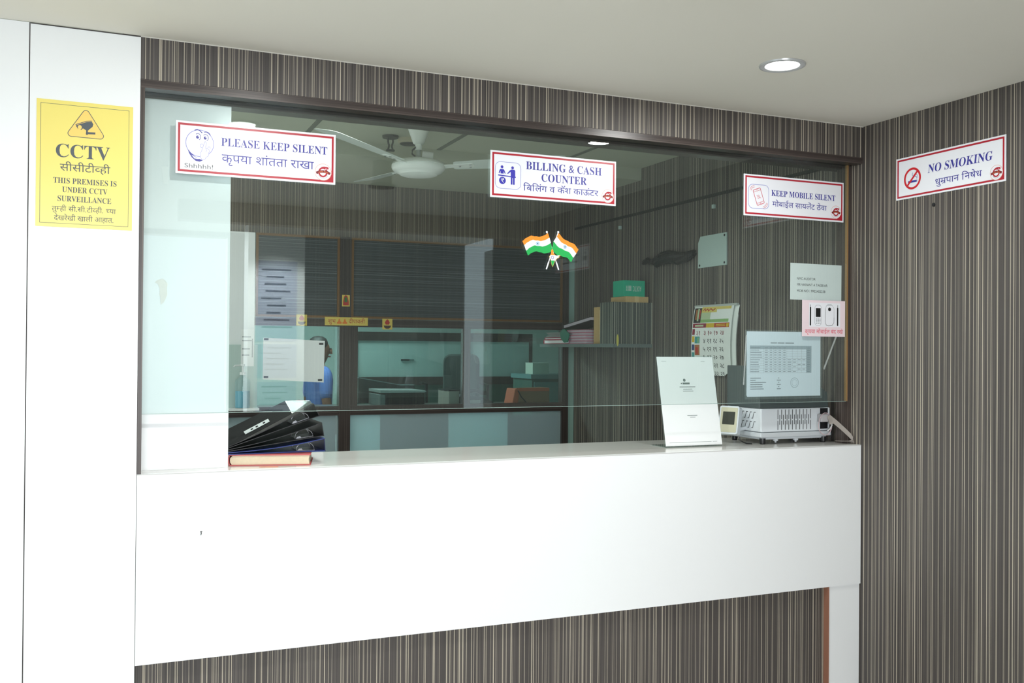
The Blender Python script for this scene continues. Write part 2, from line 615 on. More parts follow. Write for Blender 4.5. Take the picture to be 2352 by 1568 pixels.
# ================================================================== SIGNS
def logo(parent, cx, cy, r, z=0.0034):
    """round emblem: red hook-shaped ring with a banner across it"""
    g = MB()
    g.disc(cx, cy, r * 1.0, z=z)
    o = g.build('logo', [SIGNW, SRED, mat('logo_orange', (226, 120, 60), 0.4), mat('logo_dark', (120, 16, 30), 0.4), INKG], parent)
    g2 = MB()
    g2.cur = 2
    g2.ring(cx, cy, r * 0.97, r * 0.97, r * 0.035, z + 0.0002)
    g2.cur = 1
    g2.ring(cx - r * 0.03, cy - r * 0.02, r * 0.46, r * 0.50, r * 0.20, z + 0.0003, PI * 0.30, PI * 2.25)
    g2.stroke([(cx - r * 0.20, cy + r * 0.50), (cx + r * 0.1, cy + r * 0.56), (cx + r * 0.52, cy + r * 0.52), (cx + r * 0.56, cy + r * 0.36)], r * 0.20, z + 0.0004)
    g2.cur = 3
    g2.stroke([(cx - r * 0.82, cy - r * 0.16), (cx - r * 0.45, cy + r * 0.02), (cx, cy + r * 0.08), (cx + r * 0.45, cy + r * 0.02), (cx + r * 0.82, cy - r * 0.16)], r * 0.30, z + 0.0005)
    g2.cur = 2
    for k in range(-4, 5):
        if k == 0:
            continue
        x = cx + r * 0.13 * k
        y = cy + r * 0.06 - abs(k) ** 1.6 * r * 0.014
        g2.rect(x - r * 0.04, y - r * 0.06, x + r * 0.04, y + r * 0.06, z + 0.0006)
    g2.cur = 4
    g2.ring(cx, cy - r * 0.05, r * 0.62, r * 0.68, r * 0.04, z + 0.0003, PI * 1.15, PI * 1.85)
    g2.build('emblem', [SIGNW, SRED, mat('logo_orange', (0, 0, 0)), mat('logo_dark', (0, 0, 0)), INKG], o)
def sign_board(name, label, mtx, w, h, bw=0.0068, inset=0.0065):
    t = thing(name, label, 'sign', mtx, 'red bordered notice signs')
    MB().box(0, 0, 0, w, h, 0.003).build('board', SIGNW, t, bevel=0.0006)
    g = MB()
    k = inset + bw / 2
    g.stroke([(k, k), (w - k, k), (w - k, h - k), (k, h - k)], bw, 0.0033, True)
    g.poly([(w - inset, inset), (w - inset, inset + 0.032), (w - inset - 0.036, inset)], 0.00325)
    g.build('border', SRED, t)
    return t
# --- please keep silent
S = sign_board('notice_sign', 'white PLEASE KEEP SILENT sign with shushing face on the glass', on_front(0.106, 2.0, 0.0518), 0.504, 0.166)
g = MB()
text(g, 'PLEASE KEEP SILENT', 'serif', .137, .476, .0975, .0252, .0034)
text(g, '\u0915\u0943\u092a\u092f\u093e \u0936\u093e\u0902\u0924\u0924\u093e \u0930\u093e\u0916\u093e', 'deva', .139, .432, .0455, .0245, .0034)
g.build('lettering', SBLUE, S)
g = MB()
text(g, 'Shhhhh!', 'sans', .027, .113, .020, .0135, .0034)
g.build('caption', SGREY, S)
LB = mat('sign_light_blue', (110, 112, 200), 0.4)
g = MB()
g.cur = 1
g.ring(.072, .099, .042, .042, .0016, .0034)
g.cur = 0
chin = [(.036, .078), (.040, .066), (.048, .053), (.060, .043), (.072, .041), (.082, .046), (.076, .048), (.070, .052), (.060, .056), (.048, .063), (.040, .072)]
g.poly(chin[:7] + [(.066, .052), (.056, .058), (.046, .066), (.040, .074)], .0035)
g.cur = 2
g.poly([(.047, .061), (.058, .055), (.068, .051), (.074, .050), (.066, .049), (.056, .050)], .0036)
g.cur = 0
for ex, ey in ((.066, .119), (.089, .118)):
    g.ring(ex, ey, .0085, .0105, .0016, .0035, -PI * .35, PI * .75)
    g.disc(ex - .001, ey - .001, .0045, .005, .0035, 16)
    g.cur = 2
    g.disc(ex + .001, ey + .001, .0012, .0012, .0037, 8)
    g.cur = 0
g.stroke([(.056, .139), (.064, .142), (.072, .139), (.079, .132)], .0026, .0036)
g.stroke([(.085, .135), (.092, .137), (.099, .134), (.104, .127)], .0022, .0036)
g.cur = 2
hand = [(.078, .049), (.073, .058), (.074, .068), (.078, .076), (.080, .084), (.083, .092), (.085, .101), (.088, .106), (.0915, .104), (.092, .098), (.090, .090), (.0905, .085), (.097, .083), (.101, .080), (.101, .074), (.0985, .070), (.100, .065), (.097, .060), (.092, .057), (.088, .050)]
g.poly(hand, .0037)
g.cur = 1
g.stroke(hand, .0010, .0038, True)
g.ring(.078, .092, .0045, .006, .0010, .0038, PI * .2, PI * 1.6)
g.stroke([(.090, .085), (.093, .079), (.091, .073)], .0009, .0038)
g.ring(.100, .0865, .004, .004, .0009, .0038, -PI * .2, PI * 1.1)
g.build('face_pictogram', [SBLUE, LB, SIGNW], S)
logo(S, .463, .039, .028)
# --- billing & cash counter
S = sign_board('notice_sign', 'white BILLING & CASH COUNTER sign in the middle of the glass', on_front(1.166, 1.999, 0.0518), 0.509, 0.167)
g = MB()
text(g, 'BILLING & CASH', 'serif', .138, .447, .1095, .0280, .0034)
text(g, 'COUNTER', 'serif', .200, .385, .0695, .0275, .0034)
text(g, '\u093f\u092c\u093f\u0932\u0902\u0917 \u0935 \u0915\u0945\u0936 \u0915\u093e\u090a\u0902\u091f\u0930', 'deva', .128, .434, .0315, .0205, .0034)
g.build('lettering', SBLUE, S)
PB = mat('pictogram_blue', (60, 56, 176), 0.4)
g = MB()
g.cur = 1
g.rbox(.018, .033, .118, .128, .020, .0013, .0034)
g.cur = 0
for hx, hy in ((.044, .110), (.085, .1095)):
    g.disc(hx, hy, .0053, .0053, .0035, 20)
g.poly([(.038, .102), (.050, .102), (.053, .099), (.058, .087), (.055, .086), (.0505, .095), (.0505, .086), (.0385, .086), (.0385, .095), (.034, .0865), (.031, .087), (.035, .099)], .0035)
g.poly([(.029, .082), (.098, .078), (.098, .0745), (.029, .078)], .0035)
g.poly([(.080, .103), (.092, .103), (.0955, .099), (.0955, .074), (.0935, .074), (.0935, .049), (.0872, .049), (.0872, .073), (.0848, .073), (.0848, .049), (.0785, .049), (.0785, .074), (.078, .095), (.067, .086), (.064, .088), (.074, .099)], .0036)
g.disc(.046, .0615, .0130, .0130, .0035)
g.cur = 2
for k, y in enumerate((.0690, .0650)):
    g.stroke([(.0405, y), (.0520, y)], .0017, .0038 + .0002 * k)
g.ring(.0445, .0655, .0042, .0038, .0017, .0043, -PI / 2, PI / 2, 12)
g.stroke([(.0410, .0617), (.0450, .0617)], .0016, .0045)
g.stroke([(.0428, .0617), (.0500, .0535)], .0018, .0047)
g.build('counter_pictogram', [PB, LB, SIGNW], S)
logo(S, .474, .0345, .0255)
# --- keep mobile silent
S = sign_board('notice_sign', 'white KEEP MOBILE SILENT sign with a red phone on the right of the glass', on_front(2.259, 2.001, 0.0518), 0.509, 0.167)
g = MB()
text(g, 'KEEP MOBILE SILENT', 'serif', .135, .464, .0870, .0232, .0034)
text(g, '\u092e\u094b\u092c\u093e\u0908\u0932 \u0938\u093e\u092f\u0932\u0947\u0902\u091f \u0920\u0947\u0935\u093e', 'deva', .140, .419, .0440, .0198, .0034)
g.build('lettering', SBLUE, S)
SR2 = mat('pictogram_red', (206, 62, 76), 0.4)
g = MB()
g.cur = 1
g.rbox(.022, .031, .122, .127, .020, .0016, .0034)
g.cur = 0
def rot2(pts, c, a):
    return [(c[0] + x * math.cos(a) - y * math.sin(a), c[1] + x * math.sin(a) + y * math.cos(a)) for x, y in pts]
c, a = (.0722, .079), math.radians(20)
g.stroke(rot2(rrect(-.0185, -.032, .0185, .032, .004, 3), c, a), .0022, .0035, True)
g.stroke(rot2([(-.0185, .0235), (.0185, .0235)], c, a), .0013, .0035)
g.stroke(rot2([(-.0185, -.0235), (.0185, -.0235)], c, a), .0013, .0035)
g.stroke(rot2([(-.005, .0275), (.005, .0275)], c, a), .0013, .0035)
g.stroke(rot2([(-.004, -.0275), (.004, -.0275)], c, a), .0022, .0035)
g.stroke(rot2([(-.006, -.006), (-.004, .003), (0, .007), (.004, .003), (.006, -.006)], c, a), .0011, .0035, True)
g.stroke(rot2([(-.009, .008), (.009, -.009)], c, a), .0011, .0036)
for rr in (.018, .024):
    g.ring(.0525, .0985, rr, rr, .0015, .0035, PI * .52, PI * .95, 12)
    g.ring(.093, .0585, rr, rr, .0015, .0035, -PI * .48, -PI * .05, 12)
g.build('phone_pictogram', [SR2, LB], S)
logo(S, .468, .041, .027)
# --- no smoking (on the right wall)
S = sign_board('notice_sign', 'white NO SMOKING sign on the striped right wall', on_right(-0.187, 2.064, XR - 0.0008), 0.509, 0.165)
g = MB()
text(g, 'NO SMOKING', 'serif', .160, .452, .0845, .0315, .0034, skew=.12)
text(g, '\u0927\u0941\u092e\ue000\u092a\u093e\u0928 \u093f\u0928\u0937\u0947\u0927', 'deva', .197, .409, .0335, .0215, .0034)
g.build('lettering', SBLUE, S)
g = MB()
g.cur = 1
g.rect(.062, .060, .104, .068, .0034)
g.rect(.1052, .060, .108, .068, .0034)
g.stroke([(.106, .072), (.106, .079), (.100, .082), (.094, .083)], .0016, .0034)
g.stroke([(.092, .086), (.086, .086), (.083, .092), (.086, .099)], .0016, .0034)
g.stroke([(.101, .090), (.109, .086), (.112, .078), (.112, .072)], .0013, .0034)
g.cur = 0
g.ring(.084, .076, .0385, .0385, .0085, .0036)
g.stroke([(.058, .049), (.111, .103)], .0080, .0040)
g.build('cigarette_pictogram', [mat('prohibition_red', (206, 34, 44), 0.35), SBLUE], S)
logo(S, .470, .036, .027)
# --- further along the right wall, seen only as its reflection in the glass
S = sign_board('notice_sign', 'white sign farther along the right wall, mirrored faintly behind the flag sticker', on_right(-2.33, 1.985, XR - 0.0008), 0.509, 0.165)
g = MB()
g.rbox(.022, .035, .105, .130, .012, .002, .0034)
g.rect(.040, .060, .088, .088, .0035)
g.disc(.064, .108, .010, z=.0035)
g.rect(.15, .098, .44, .108, .0034)
g.rect(.17, .055, .40, .066, .0034)
g.build('pictogram', SGREY, S)
# --- CCTV sign
YEL = mat('sign_yellow', (238, 222, 118), 0.28)
CINK = mat('cctv_ink', (74, 82, 88), 0.4)
S = thing('cctv_sign', 'yellow CCTV surveillance notice on the white panel at left', 'sign', on_front(-0.282, 1.807, -0.0008))
MB().box(0, 0, 0, .262, .373, .0012).build('board', YEL, S)
g = MB()
g.stroke([(.011, .011), (.251, .011), (.251, .361), (.011, .361)], .0011, .0014, True)
g.build('border', CINK, S)
g = MB()
text(g, 'CCTV', 'serif', .052, .199, .2065, .0385, .0015)
text(g, 'THIS PREMISES IS', 'serif', .046, .218, .1295, .0160, .0015)
text(g, 'UNDER CCTV', 'serif', .070, .193, .1035, .0160, .0015)
text(g, 'SURVEILLANCE', 'serif', .058, .204, .0765, .0160, .0015)
text(g, '\u0938\u0940\u0938\u0940\u091f\u0940\u0935\u094d\u0939\u0940', 'deva', .063, .200, .1665, .0195, .0015)
text(g, '\u0924\u0941\u092e\u094d\u0939\u0940 \u0938\u0940.\u0938\u0940.\u091f\u0940\u0935\u094d\u0939\u0940. \u091a\u094d\u092f\u093e', 'deva', .043, .217, .0475, .0130, .0015)
text(g, '\u0926\u0947\u0916\u0930\u0947\u0916\u0940 \u0916\u093e\u0932\u0940 \u0906\u0939\u093e\u0924.', 'deva', .049, .210, .0200, .0135, .0015)
g.build('lettering', CINK, S)
tri = []
for (px, py), a0 in zip(((.132, .341), (.0925, .2785), (.1715, .2775)), (PI / 6, PI * 5 / 6, PI * 1.5)):
    for k in range(6):
        t = a0 + (PI * 2 / 3) * k / 5
        tri.append((px + .009 * math.cos(t), py + .009 * math.sin(t)))
g = MB()
g.poly(tri, .0014)
g.build('warning_triangle', mat('sign_amber', (246, 208, 108), 0.3), S)
g = MB()
g.stroke(tri, .0018, .0016, True)
g.poly([(.104, .303), (.110, .294), (.120, .291), (.124, .296), (.136, .289), (.150, .303), (.152, .311), (.148, .318), (.134, .316)], .0016)
g.poly([(.103, .306), (.133, .319), (.147, .321), (.149, .319), (.134, .3175), (.105, .3045)], .0017)
g.poly([(.133, .292), (.137, .292), (.138, .286), (.158, .287), (.158, .281), (.138, .280), (.136, .277), (.132, .279)], .0019)
g.build('camera_pictogram', CINK, S)
g = MB()
g.disc(.1155, .2985, .0055, .0065, .0018, 16)
g.ring(.1155, .2985, .0020, .0025, .001, .0019)
g.build('lens_pictogram', mat('sign_amber', (0, 0, 0)), S)
# wall plug hole left of the right wall sign
t = thing('wall_plug', 'small black wall plug hole below the no smoking sign', 'wall plug', frame((XR - .0005, -.374, 2.023), (0, -1, 0), (0, 0, 1), (-1, 0, 0)))
MB().lathe([(.0035, 0), (.0075, 0), (.0075, .0025), (.0035, .0012)], n=14).build('rim', BLACK, t)

# ================================================================== FLAG STICKER ON THE GLASS
F = thing('flag_sticker', 'crossed Indian flags sticker with small map emblem on the glass', 'sticker', on_front(1.3, 1.7, 0.0518))
MM = 0.001
def lerp(a, b, t):
    return (a[0] + (b[0] - a[0]) * t, a[1] + (b[1] - a[1]) * t)
def wave(a, b, offs):
    ts = [o[0] for o in offs]
    out = []
    for k in range(25):
        t = k / 24
        i = max(j for j in range(len(ts)) if ts[j] <= t + 1e-9)
        i = min(i, len(ts) - 2)
        u = (t - ts[i]) / (ts[i + 1] - ts[i])
        u = u * u * (3 - 2 * u)
        d = offs[i][1] + (offs[i + 1][1] - offs[i][1]) * u
        p = lerp(a, b, t)
        out.append((p[0] * MM, (p[1] + d) * MM))
    return out
SAF, GRN, CHK = mat('flag_saffron', (250, 146, 44), 0.4), mat('flag_green', (36, 172, 84), 0.4), mat('flag_wheel_blue', (120, 180, 222), 0.4)
def flag(edgeA, edgeB, offs, wheel, poleA, poleB, nm, z):
    rows = [wave(a, b, offs) for a, b in zip(edgeA, edgeB)]
    g = MB()
    for k in range(3):
        g.cur = k
        for i in range(24):
            g.poly([rows[k][i], rows[k + 1][i], rows[k + 1][i + 1], rows[k][i + 1]], z)
    g.cur = 3
    g.ring(wheel[0] * MM, wheel[1] * MM, 6.2 * MM, 6.2 * MM, 1.6 * MM, z + .0002)
    g.disc(wheel[0] * MM, wheel[1] * MM, 2.6 * MM, z=z + .0002)
    for k in range(12):
        a = PI * k / 6
        g.stroke([(wheel[0] * MM, wheel[1] * MM), ((wheel[0] + 6 * math.cos(a)) * MM, (wheel[1] + 6 * math.sin(a)) * MM)], .0005, z + .0002)
    o = g.build('flag', [SAF, SIGNW, GRN, CHK], F)
    g = MB()
    g.stroke([(poleA[0] * MM, poleA[1] * MM), (poleB[0] * MM, poleB[1] * MM)], .0035, z - .0001)
    g.stroke([(lerp(poleA, poleB, .80)[0] * MM, lerp(poleA, poleB, .80)[1] * MM), (poleB[0] * MM, poleB[1] * MM)], .0052, z)
    g.disc(poleA[0] * MM, poleA[1] * MM, .0040, z=z + .0001)
    g.build('pole', SIGNW, o)
flag([(-7, 148), (0, 134), (8, 114), (15, 97)], [(95, 182), (101, 166), (107, 147), (114, 118)],
     [(0, 0), (.15, 7), (.32, 10), (.5, 3), (.68, -4), (.85, -4), (1, 0)], (54, 142), (90, 186), (139, 50), 'left', .0008)
flag([(138, 184), (130, 171), (117, 153), (111, 121)], [(220, 128), (211, 113), (199, 97), (190, 80)],
     [(0, 0), (.24, -6), (.52, 0), (.79, 7), (1, 0)], (164, 135), (136, 188), (89, 50), 'right', .0012)
g = MB()
mp = [(113, 124), (117, 115), (116, 110), (121, 104), (128, 101), (137, 103), (142, 103), (138, 98), (136, 92), (132, 93), (128, 88), (122, 82), (119, 74), (114, 61), (110, 70), (107, 84), (105, 92), (101, 95), (102, 98), (107, 104), (109, 112), (108, 118)]
ctr = (113, 94)
g.cur = 3
g.poly([((ctr[0] + (x - ctr[0]) * 1.16) * MM, (ctr[1] + (y - ctr[1]) * 1.08) * MM) for x, y in mp], .0016)
def band(y0, y1):
    bm_v = [(x * MM, y * MM) for x, y in mp]
    out = []
    n = len(bm_v)
    P = bm_v
    for lo, sgn in ((y0 * MM, 1), (y1 * MM, -1)):
        Q = []
        for i in range(len(P)):
            a, b = P[i], P[(i + 1) % len(P)]
            ia, ib = (a[1] - lo) * sgn >= 0, (b[1] - lo) * sgn >= 0
            if ia:
                Q.append(a)
            if ia != ib:
                t = (lo - a[1]) / (b[1] - a[1])
                Q.append((a[0] + (b[0] - a[0]) * t, lo))
        P = Q
    return P
for k, (lo, hi) in enumerate(((103, 130), (83, 103), (55, 83))):
    g.cur = k
    g.poly(band(lo, hi), .0018)
g.cur = 4
g.ring(.113, .094, .005, .005, .0014, .0020)
g.build('map_emblem', [SAF, SIGNW, GRN, mat('emblem_gold', (206, 176, 96), 0.35), SBLUE], F)

# ================================================================== PAPERS ON THE GLASS
def sheet(name, label, mtx, w, h, m=PAPER, th=.0004, cat='paper', cut=0.0):
    t = thing(name, label, cat, mtx)
    pts = [(0, 0), (w, 0), (w, h), (0, h)] if not cut else [(cut, 0), (w, 0), (w, h), (0, h), (0, cut)]
    MB().prism(pts, 2, 0, th).build('sheet', m, t)
    return t
P = sheet('paper_notice', 'white sheet with three typed lines, auditor contact notice on the glass', on_front(2.503, 1.671, .0632, -.004), .268, .151)
g = MB()
text(g, 'NMC AUDITOR', 'sans', .034, .130, .083, .0098, .0008)
text(g, 'MR VIKRANT A TAKEKAR', 'sans', .034, .193, .058, .0098, .0008)
text(g, 'MOB NO : 9922402238', 'sans', .034, .182, .0325, .0098, .0008)
g.build('typing', INK, P)
P = sheet('phone_notice', 'pinkish square notice with four phone views and red Hindi line on the glass', on_front(2.555, 1.520, .0516), .226, .150, mat('pink_paper', (238, 220, 226), 0.5))
g = MB()
text(g, '\u0915\u0943\u092a\u092f\u093e \u092e\u094b\u092c\u093e\u0908\u0932 \u092c\u0902\u0926 \u0930\u0916\u0947', 'deva', .015, .214, .013, .0145, .0008)
g.build('caption', mat('notice_red', (222, 70, 96), 0.5), P)
g = MB()
g.cur = 1
g.rect(.036, .040, .200, .140, .0006)
g.cur = 0
for x in (.043, .186):
    g.poly(rrect(x - .0035, .045, x + .0035, .122, .003, 4), .0008)
    g.rect(x - .001, .122, x + .001, .132, .0008)
g.cur = 2
g.stroke(rrect(.066, .046, .100, .130, .012, 6), .0012, .0008, True)
for r in range(4):
    for c_ in range(3):
        g.rect(.072 + .009 * c_, .053 + .006 * r, .078 + .009 * c_, .056 + .006 * r, .0009)
g.cur = 0
g.rect(.071, .081, .096, .118, .0009)
g.stroke([(.121, .117), (.121, .058), (.126, .048), (.138, .045), (.158, .048), (.166, .058), (.167, .080)], .0016, .0008)
g.cur = 2
g.stroke([(.121, .117), (.128, .130), (.158, .130), (.167, .117), (.167, .080)], .0012, .0008)
g.stroke([(.132, .135), (.154, .135)], .0018, .0008)
g.cur = 0
g.disc(.143, .114, .0078, z=.0009)
g.build('phone_pictures', [BLACK, SIGNW, INKG], P)
P = thing('rate_sheet', 'laminated sheet with printed rate table behind the glass', 'paper', on_front(2.288, 1.273, .0634, .002))
MB().prism([(.004, 0), (.374, 0), (.374, .264), (0, .264), (0, .006)], 2, 0, .0004).build('sheet', mat('bluish_paper', (234, 244, 254), 0.5), P)
lam = pane('lamination_film', (0.94, 0.97, 0.98), 0.03, 0.05)
MB().prism(rrect(-.008, -.011, .385, .270, .006, 4), 2, -.0007, -.0003).build('laminating_pouch', lam, P)
g = MB()
g.cur = 1
g.rect(.016, .193, .326, .207, .0006)
g.rect(.300, .096, .326, .1929, .0006)
g.cur = 0
cols = [.016, .085, .110, .132, .154, .177, .200, .228, .252, .276, .300, .326]
for k in range(11):
    y = .096 + .0097 * k
    g.rect(.016, y - .0003, .326, y + .0003, .0008)
for x in cols:
    g.rect(x - .0003, .096, x + .0003, .207, .0008)
random.seed(4)
g.cur = 2
for k in range(11):
    y = .0995 + .0097 * k
    for j in range(11):
        if 6 <= j <= 9 and k > 5:
            continue
        if j == 7 and k in (1, 3) or j in (8, 9) and k in (0, 2, 4):
            continue
        x0, x1 = cols[j] + .004, cols[j + 1] - .006
        if j == 0:
            x0, x1 = .018, .018 + random.uniform(.038, .060)
        g.rect(x0, y + .0004, x1, y + .0026, .0009)
for x0, x1 in ((.118, .150), (.153, .188), (.192, .236)):
    g.rect(x0, .216, x1, .2195, .0008)
for k, wd in enumerate((.052, .026, .078, .060, .060, .066)):
    y = .0735 - .0088 * k
    g.rect(.018, y, .018 + wd, y + .0030, .0008)
    g.rect(.150 if k % 2 else .156, y, .170 if k % 2 else .162, y + .0030, .0008)
g.cur = 1
g.ring(.240, .055, .020, .020, .0022, .0007)
g.ring(.240, .055, .013, .013, .0012, .0007)
g.build('printed_table', [INKG, mat('table_shade', (176, 190, 200), 0.6), mat('faint_ink', (140, 150, 158), 0.6)], P)
t = sheet('paper_scrap', 'small torn white paper scrap on the glass left of the silent sign', on_front(.068, 1.970, .0915), .020, .055, cat='scrap')
t.children[0].data.vertices[0].co.x = .006
t.children[0].data.vertices[4].co.x = .006
t = thing('tape_scrap', 'torn cream tape scrap on the glass near the left jamb', 'scrap', on_front(.047, 1.587, .0915))
g = MB()
g.poly([(.022, .002), (.032, .010), (.042, .035), (.040, .055), (.043, .068), (.036, .078), (.028, .084), (.012, .080), (.004, .072), (.014, .066), (.020, .050)], .0005)
g.poly([(.018, .030), (.030, .036), (.034, .052), (.026, .062), (.019, .050)], .0009)
g.build('patch', mat('tape_cream', (240, 236, 228), 0.6), t)

CT = pane('clear_tape', (0.97, 0.98, 0.98), 0.08, 0.25)
t = thing('tape_strip', 'thin upright strip of clear tape on the glass right of calendar', 'tape', on_front(2.262, 1.322, .0516, -.06))
MB().box(0, 0, 0, .006, .200, .0003).build('strip', CT, t)
t = thing('tape_strip', 'slanted strip of clear tape on the glass below the pink phone notice', 'tape', on_front(2.666, 1.385, .0516, -.44))
MB().box(0, 0, 0, .008, .165, .0003).build('strip', CT, t)

# ================================================================== THINGS ON THE COUNTER
t = thing('paper_slip', 'small orange and grey slip lying before the red book on the counter', 'paper slip', frame((.370, .052, 1.0698), Vector((.97, -.20, 0)).normalized(), Vector((.20, .97, 0)).normalized(), (0, 0, 1)))
MB().prism([(0, .004), (.06, 0), (.062, .018), (.004, .020)], 2, 0, .0006).build('orange_part', mat('slip_orange', (206, 120, 84), 0.6), t)
MB().prism([(.0605, .0), (.118, .003), (.110, .020), (.0625, .018)], 2, 0, .0008).build('grey_part', mat('slip_grey', (168, 158, 150), 0.6), t)
# red book under the files
bk = thing('ledger_book', 'thick red hardback book lying under the ring binders', 'book', frame((.284, .1225, 1.0697), Vector((.254, -.062, 0)).normalized(), Vector((.062, .254, 0)).normalized(), (0, 0, 1)))
RED = mat('red_book_cloth', (186, 92, 92), 0.6)
g = MB()
g.box(0, 0, 0, .262, .20, .0035)
g.box(0, 0, .0330, .262, .20, .0365)
sp = [(.006, 0), (.000, .004), (-.003, .012), (-.004, .0183), (-.003, .0245), (.000, .0325), (.006, .0365), (.006, .033), (.003, .030), (.001, .0183), (.003, .0065), (.006, .0035)]
g.prism(sp, 1, 0, .20)
g.build('cover', RED, bk)
g = MB()
pg = [(.010, .0036), (.258, .0036), (.2555, .0183), (.258, .0329), (.012, .0329), (.005, .026), (.004, .0183), (.005, .010)]
g.prism(pg, 1, .004, .196)
g.build('page_block', mat('aged_pages', (216, 202, 174), 0.85, noise=.08, nscale=90), bk)
# ring binders fanned out on the book
def binder(label, cover, hinge, ab, L, sp_h, at, ynear, inner, film=False, depth=.27):
    t = thing('ring_binder', label, 'binder', (hinge[0], ynear, hinge[1]), 'ring binders on the red book')
    cb, sb = math.cos(ab), math.sin(ab)
    A = (0, 0)
    B = (L * cb, L * sb)
    Cc = (B[0] - sp_h * math.sin(at), B[1] + sp_h * math.cos(at))
    D = (.004, .005)
    def plate(p, q, th, sag=0.0, n=10):
        d = Vector((q[0] - p[0], q[1] - p[1]))
        nn = Vector((-d.y, d.x)).normalized()
        top = [(p[0] + d.x * k / n + nn.x * sag * math.sin(PI * k / n), p[1] + d.y * k / n + nn.y * sag * math.sin(PI * k / n)) for k in range(n + 1)]
        return top + [(x + nn.x * th, y + nn.y * th) for x, y in reversed(top)]
    MB().prism(plate(A, B, .0022), 1, 0, depth).build('bottom_cover', cover, t)
    MB().prism(plate(B, Cc, .0022, 0, 1), 1, 0, depth).build('spine', inner, t)
    tc = MB().prism(plate(D, Cc, .0022, -.008), 1, .0, depth).build('top_cover', cover, t)
    m = MB()
    for yy in (.03, .10):
        cx, cz = B[0] - .062 * cb - .001, B[1] - .062 * sb + .004
        path = []
        for k in range(13):
            a = -PI * .05 + PI * 1.1 * k / 12
            px, pz = .030 * math.cos(a), .002 + .024 * math.sin(a)
            path.append((cx + px * cb - pz * sb, yy, cz + px * sb + pz * cb))
        m.tube(path[:6], .0011, 6)
        m.tube(path[7:], .0011, 6)
    def loc(px, pz):
        return (B[0] - .062 * cb + px * cb - pz * sb, B[1] - .062 * sb + px * sb + pz * cb)
    m.prism([loc(-.030, .0025), (loc(.030, .0025)), loc(.030, .0040), loc(-.030, .0040)], 1, .022, .125)
    m.prism([loc(-.030, .0045), loc(-.012, .0045), loc(-.016, .011), loc(-.026, .010)], 1, .014, .024)
    m.build('ring_mechanism', mat('steel', (150, 152, 154), 0.35, 1.0), t)
    return t, tc, Cc, D
BLK = mat('black_binder_card', (19, 21, 22), 0.42)
BLKI = mat('black_binder_inside', (20, 21, 23), 0.4)
BLU = mat('blue_binder_card', (40, 58, 128), 0.35)
BLUI = mat('navy_binder_inside', (28, 36, 78), 0.4)
R = math.radians
binder('blue ring binder at the bottom of the fanned stack', BLU, (.262, 1.1070), R(.2), .338, .042, R(4), .1140, BLUI)
binder('black ring binder in the middle of the fanned stack', BLK, (.262, 1.1145), R(7.8), .336, .044, R(10), .1140, BLKI)
t, tc, Cc, D = binder('black ring binder on top of the stack with pale spine strip', BLK, (.262, 1.1215), R(18.5), .334, .044, R(25), .1140, BLKI)
quad = [Vector(p) - Vector((.262, .114, 1.1215)) for p in ((.262, .1145, 1.1205), (.486, .1145, 1.2365), (.472, .168, 1.276), (.250, .168, 1.168))]
nq = (quad[1] - quad[0]).cross(quad[3] - quad[0]).normalized()
g = MB()
g.add([p for p in quad] + [p + nq * .0018 for p in quad], [(3, 2, 1, 0), (4, 5, 6, 7), (0, 1, 5, 4), (1, 2, 6, 5), (2, 3, 7, 6), (3, 0, 4, 7)])
o_sp = g.build('spine_panel', BLK, t)
film = pane('clear_film', (0.80, 0.86, 0.85), 0.05, 0.08)
fq = [Vector(p) - Vector((.262, .114, 1.1215)) for p in ((.4865, .1145, 1.2370), (.552, .1145, 1.2700), (.556, .168, 1.2770), (.4725, .168, 1.2765))]
g = MB()
g.add([p for p in fq] + [p + Vector((0, -.0002, .0008)) for p in fq], [(3, 2, 1, 0), (4, 5, 6, 7), (0, 1, 5, 4), (1, 2, 6, 5), (2, 3, 7, 6), (3, 0, 4, 7)])
g.build('clear_film', film, t)
g = MB()
g.box(0, 0, 0, .088, .014, .0006)
o = g.build('finger_strip', mat('pale_label', (184, 192, 190), 0.4), o_sp)
ex = (quad[1] - quad[0]).normalized()
ey = nq.cross(ex)
o.matrix_local = frame(quad[0] + ex * .090 + ey * .014 + nq * .0019, ex, ey, nq)
g = MB()
for x in (.022, .040, .066):
    g.box(x, .004, .0009, x + .008, .009, .0012)
g.build('strip_holes', BLKI, o)
# acrylic stand
AC = pane('acrylic', (0.95, 0.985, 0.98), 0.05, 0.02)
st = thing('acrylic_stand', 'leaning clear acrylic display stand with white printed sheet on the counter', 'display stand', (1.969, .158, 1.0698))
lean = math.atan2(.078, .365)
hs = math.hypot(.078, .365)
rotm = frame((0, 0, 0), (1, 0.0, 0), (0, math.sin(lean), math.cos(lean)), (0, -math.cos(lean), math.sin(lean)))
def child_mtx(o, m):
    o.matrix_local = m
g = MB()
g.prism(rrect(0, 0.0035, .273, hs, .003, 3), 2, -.0030, -.0005)
o = g.build('front_plate', AC, st)
child_mtx(o, rotm)
MB().box(.0, .0, .0, .273, .115, .0025).build('base_plate', AC, st)
sh = MB().box(.002, .005, -.0044, .271, hs - .004, -.0036).build('printed_sheet', PAPER, st)
child_mtx(sh, rotm)
